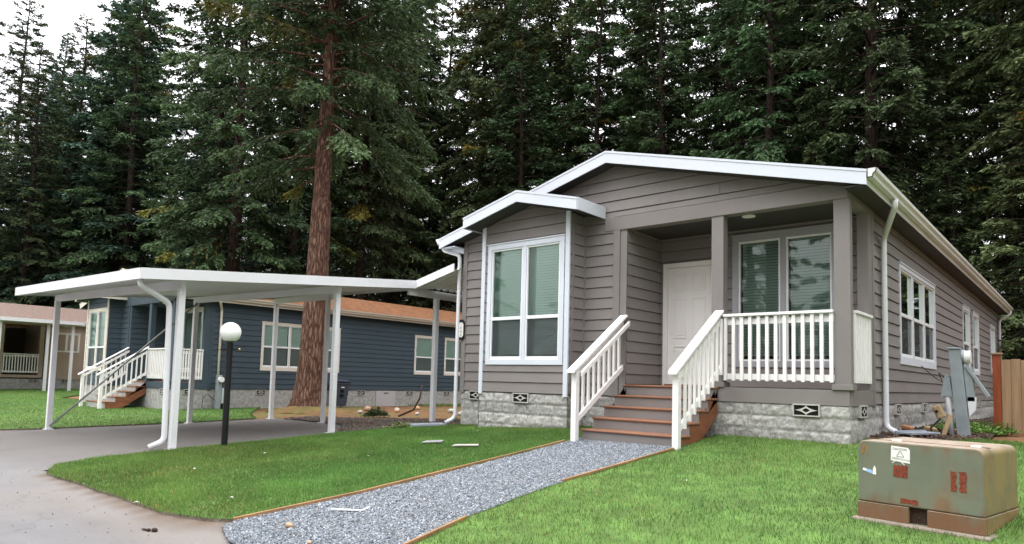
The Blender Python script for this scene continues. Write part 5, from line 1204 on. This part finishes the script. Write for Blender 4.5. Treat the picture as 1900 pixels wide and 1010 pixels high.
band(10,(-40,12),(34,46),5,[0,2,3,0],1.,1.2)
band(6,(-37,-30),(7,22),3.6,[0,3,2,3],.95,1.1)
band(9,(-42,-24),(22,33),3.8,[0,2,3],1.,1.15)
plant(3,-63,3.0,.92,2.0,'slim fir behind the tan house roof at the frame edge',GR)
plant(1,-69,4.2,.95,.8,'spruce at the far left of the frame behind the slim fir',GR); plant(1,-67,8.5,1.,2.9,'spruce far behind the tan house, left of the broad blue green one',GR); plant(0,-66,.8,.8,5.1,'shorter fir at the left frame edge beside the slim fir',GR)
pts += [(-63,3.0),(-69,4.2),(-67,8.5),(-66,.8)]
band(7,(-80,-53),(-8,5),4.5,[0,1],.78,.92)
band(15,(-80,-52),(7,28),4.5,[0,1,3,0],.95,1.2)
band(7,(-60,-36),(22,38),5,[0,1,2,3],.95,1.1)
band(7,(-45,14),(46,62),4.5,[0,2,3],1.,1.25)
band(11,(-34,6),(20.9,25),2.4,[4],.7,1.2)

# firs across the street and beyond the fence, mirrored in the window glass
for i,(x,y) in enumerate(((14,4),(18,12),(13,19),(21,24),(17,-4),(24,4),(-14,-30),(-5,-27),(4,-31),(12,-28),(-24,-33),(-34,-29),(20,-24))):
    plant((0,1,3)[i%3],x,y,.9+.02*(i%5),i*1.3,'dark conifer across the street, mirrored in the window glass' if y < -20 else 'dark conifer beyond the cedar fence, mirrored in the side windows','conifers around the clearing')

# the big red barked fir standing between the two houses
hero = conifer(21,30,.345,7.2,5.8,165,.34,.17,lambda u: (.7+.3*min(1,u*3))*(1-u)**.45,(.06,.095,.04),1.45,lambda hh, az: hh > 9.6+.6*math.sin(az*3) or math.cos(az+2.43) > .8, short=170, hang=1.7)
tm = hero[0]
# flared, fluted foot
fl = MB(); n = 26; rings = []
for j, (zz, rr_) in enumerate(((-.25,.85),(0,.68),(.18,.58),(.45,.51),(.9,.46),(1.8,.425),(4,.37),(7,.31))):
    for k in range(n):
        an = 2*math.pi*k/n; w = 1+max(0,.28-zz*.2)*(.8*math.sin(an*5+.6)*.6+.4*math.sin(an*3+2)); w = max(.6,w); fl.v.append((rr_*w*math.cos(an),rr_*w*math.sin(an),zz))
for j in range(7):
    for k in range(n): k2 = (k+1) % n; fl.f.append((j*n+k,j*n+k2,(j+1)*n+k2,(j+1)*n+k))
tm.add(fl.v, fl.f)
tree_from(hero,'douglas_fir',(-17.2,3.0,tz(-17.2,3.0)-.02),'big fir with thick red brown trunk between the carport and blue house','tree',None,M['bark_red'],0,(1,1,1),(0,R(1.2)))
mo, _ = sheet('needle_mound',[(-17.2+1.5*math.cos(a)*1.1,3.0+1.3*math.sin(a)) for a in [k*math.pi/8 for k in range(16)]],.02,M['ground'],.15,.1)
for v in mo.data.vertices:
    d = math.hypot(v.co.x+17.2,(v.co.y-3)*1.1)/1.5; v.co.z += .28*max(0,1-d)**1.3+.03*mnoise.noise((v.co.x*4,v.co.y*4,0))-(.03 if d > .93 else 0)
mo['kind'] = 'structure'

# ------------------------------------------------------------------ light, sky, camera
SUN_EL, SUN_AZ = R(58), R(205)     # high soft light from behind the camera
w = bpy.data.worlds.new('World'); scn.world = w; w.use_nodes = True; N = w.node_tree.nodes; L = w.node_tree.links
bg = N['Background']; sky = N.new('ShaderNodeTexSky'); sky.sky_type = 'NISHITA'; sky.sun_disc = False; sky.sun_elevation = SUN_EL; sky.sun_rotation = SUN_AZ
sky.air_density = 1.5; sky.dust_density = 6; sky.ozone_density = 1
hs = N.new('ShaderNodeHueSaturation'); hs.inputs['Saturation'].default_value = .12; L.new(sky.outputs[0], hs.inputs['Color'])
tc = N.new('ShaderNodeTexCoord'); nz = N.new('ShaderNodeTexNoise'); nz.inputs['Scale'].default_value = 2.2; nz.inputs['Detail'].default_value = 6; L.new(tc.outputs['Generated'], nz.inputs['Vector'])
rn = N.new('ShaderNodeMapRange'); rn.inputs[3].default_value = .85; rn.inputs[4].default_value = 1.15; L.new(nz.outputs[0], rn.inputs[0])
sx = N.new('ShaderNodeSeparateXYZ'); L.new(tc.outputs['Generated'], sx.inputs[0])
ov = N.new('ShaderNodeMapRange'); ov.inputs[1].default_value = 0; ov.inputs[2].default_value = 1; ov.inputs[3].default_value = 3.5; ov.inputs[4].default_value = 44; L.new(sx.outputs['Z'], ov.inputs[0])
rm = N.new('ShaderNodeMath'); rm.operation = 'MULTIPLY'; L.new(rn.outputs[0], rm.inputs[0]); L.new(ov.outputs[0], rm.inputs[1])
cb = N.new('ShaderNodeCombineColor'); L.new(rm.outputs[0], cb.inputs[0]); L.new(rm.outputs[0], cb.inputs[1])
mu = N.new('ShaderNodeMath'); mu.operation = 'MULTIPLY'; mu.inputs[1].default_value = 1.04; L.new(rm.outputs[0], mu.inputs[0]); L.new(mu.outputs[0], cb.inputs[2])
mx = N.new('ShaderNodeMix'); mx.data_type = 'RGBA'; mx.inputs[0].default_value = .8; L.new(hs.outputs[0], mx.inputs[6]); L.new(cb.outputs[0], mx.inputs[7])
L.new(mx.outputs[2], bg.inputs['Color']); bg.inputs['Strength'].default_value = .15
sl = bpy.data.lights.new('sun','SUN'); sl.energy = .6; sl.angle = R(25); sl.color = (1,.97,.93)
so_ = bpy.data.objects.new('sun', sl); COL.objects.link(so_); so_.location = (0,-20,30)
dirv = Vector((math.sin(SUN_AZ)*math.cos(SUN_EL), math.cos(SUN_AZ)*math.cos(SUN_EL), math.sin(SUN_EL)))
so_.rotation_euler = (-dirv).to_track_quat('-Z','Y').to_euler()

cam = bpy.data.cameras.new('camera'); cam.sensor_width = 36; cam.lens = 1273.29/1900*36; cam.shift_y = (611.14-505)/1900; cam.clip_end = 2000; cam.clip_start = .05
co = bpy.data.objects.new('camera', cam); COL.objects.link(co)
yw, pt_, rl_ = -.706781, .0750156, .0262001
Fw = Vector((math.sin(yw)*math.cos(pt_), math.cos(yw)*math.cos(pt_), math.sin(pt_))); rt = Vector((math.cos(yw),-math.sin(yw),0)); up = rt.cross(Fw)
Rv = rt*math.cos(rl_)+up*math.sin(rl_); Uv = up*math.cos(rl_)-rt*math.sin(rl_)
mw = Matrix.Identity(4)
for i in range(3): mw[i][0] = Rv[i]; mw[i][1] = Uv[i]; mw[i][2] = -Fw[i]
mw[0][3], mw[1][3], mw[2][3] = 2.52521, -9.96418, .755395
co.matrix_world = mw; scn.camera = co
scn.render.engine = 'CYCLES'; scn.cycles.max_bounces = 8; scn.cycles.diffuse_bounces = 2; scn.cycles.transparent_max_bounces = 16; scn.cycles.use_denoising = True
scn.view_settings.view_transform = 'Standard'; scn.view_settings.look = 'None'; scn.view_settings.exposure = 0
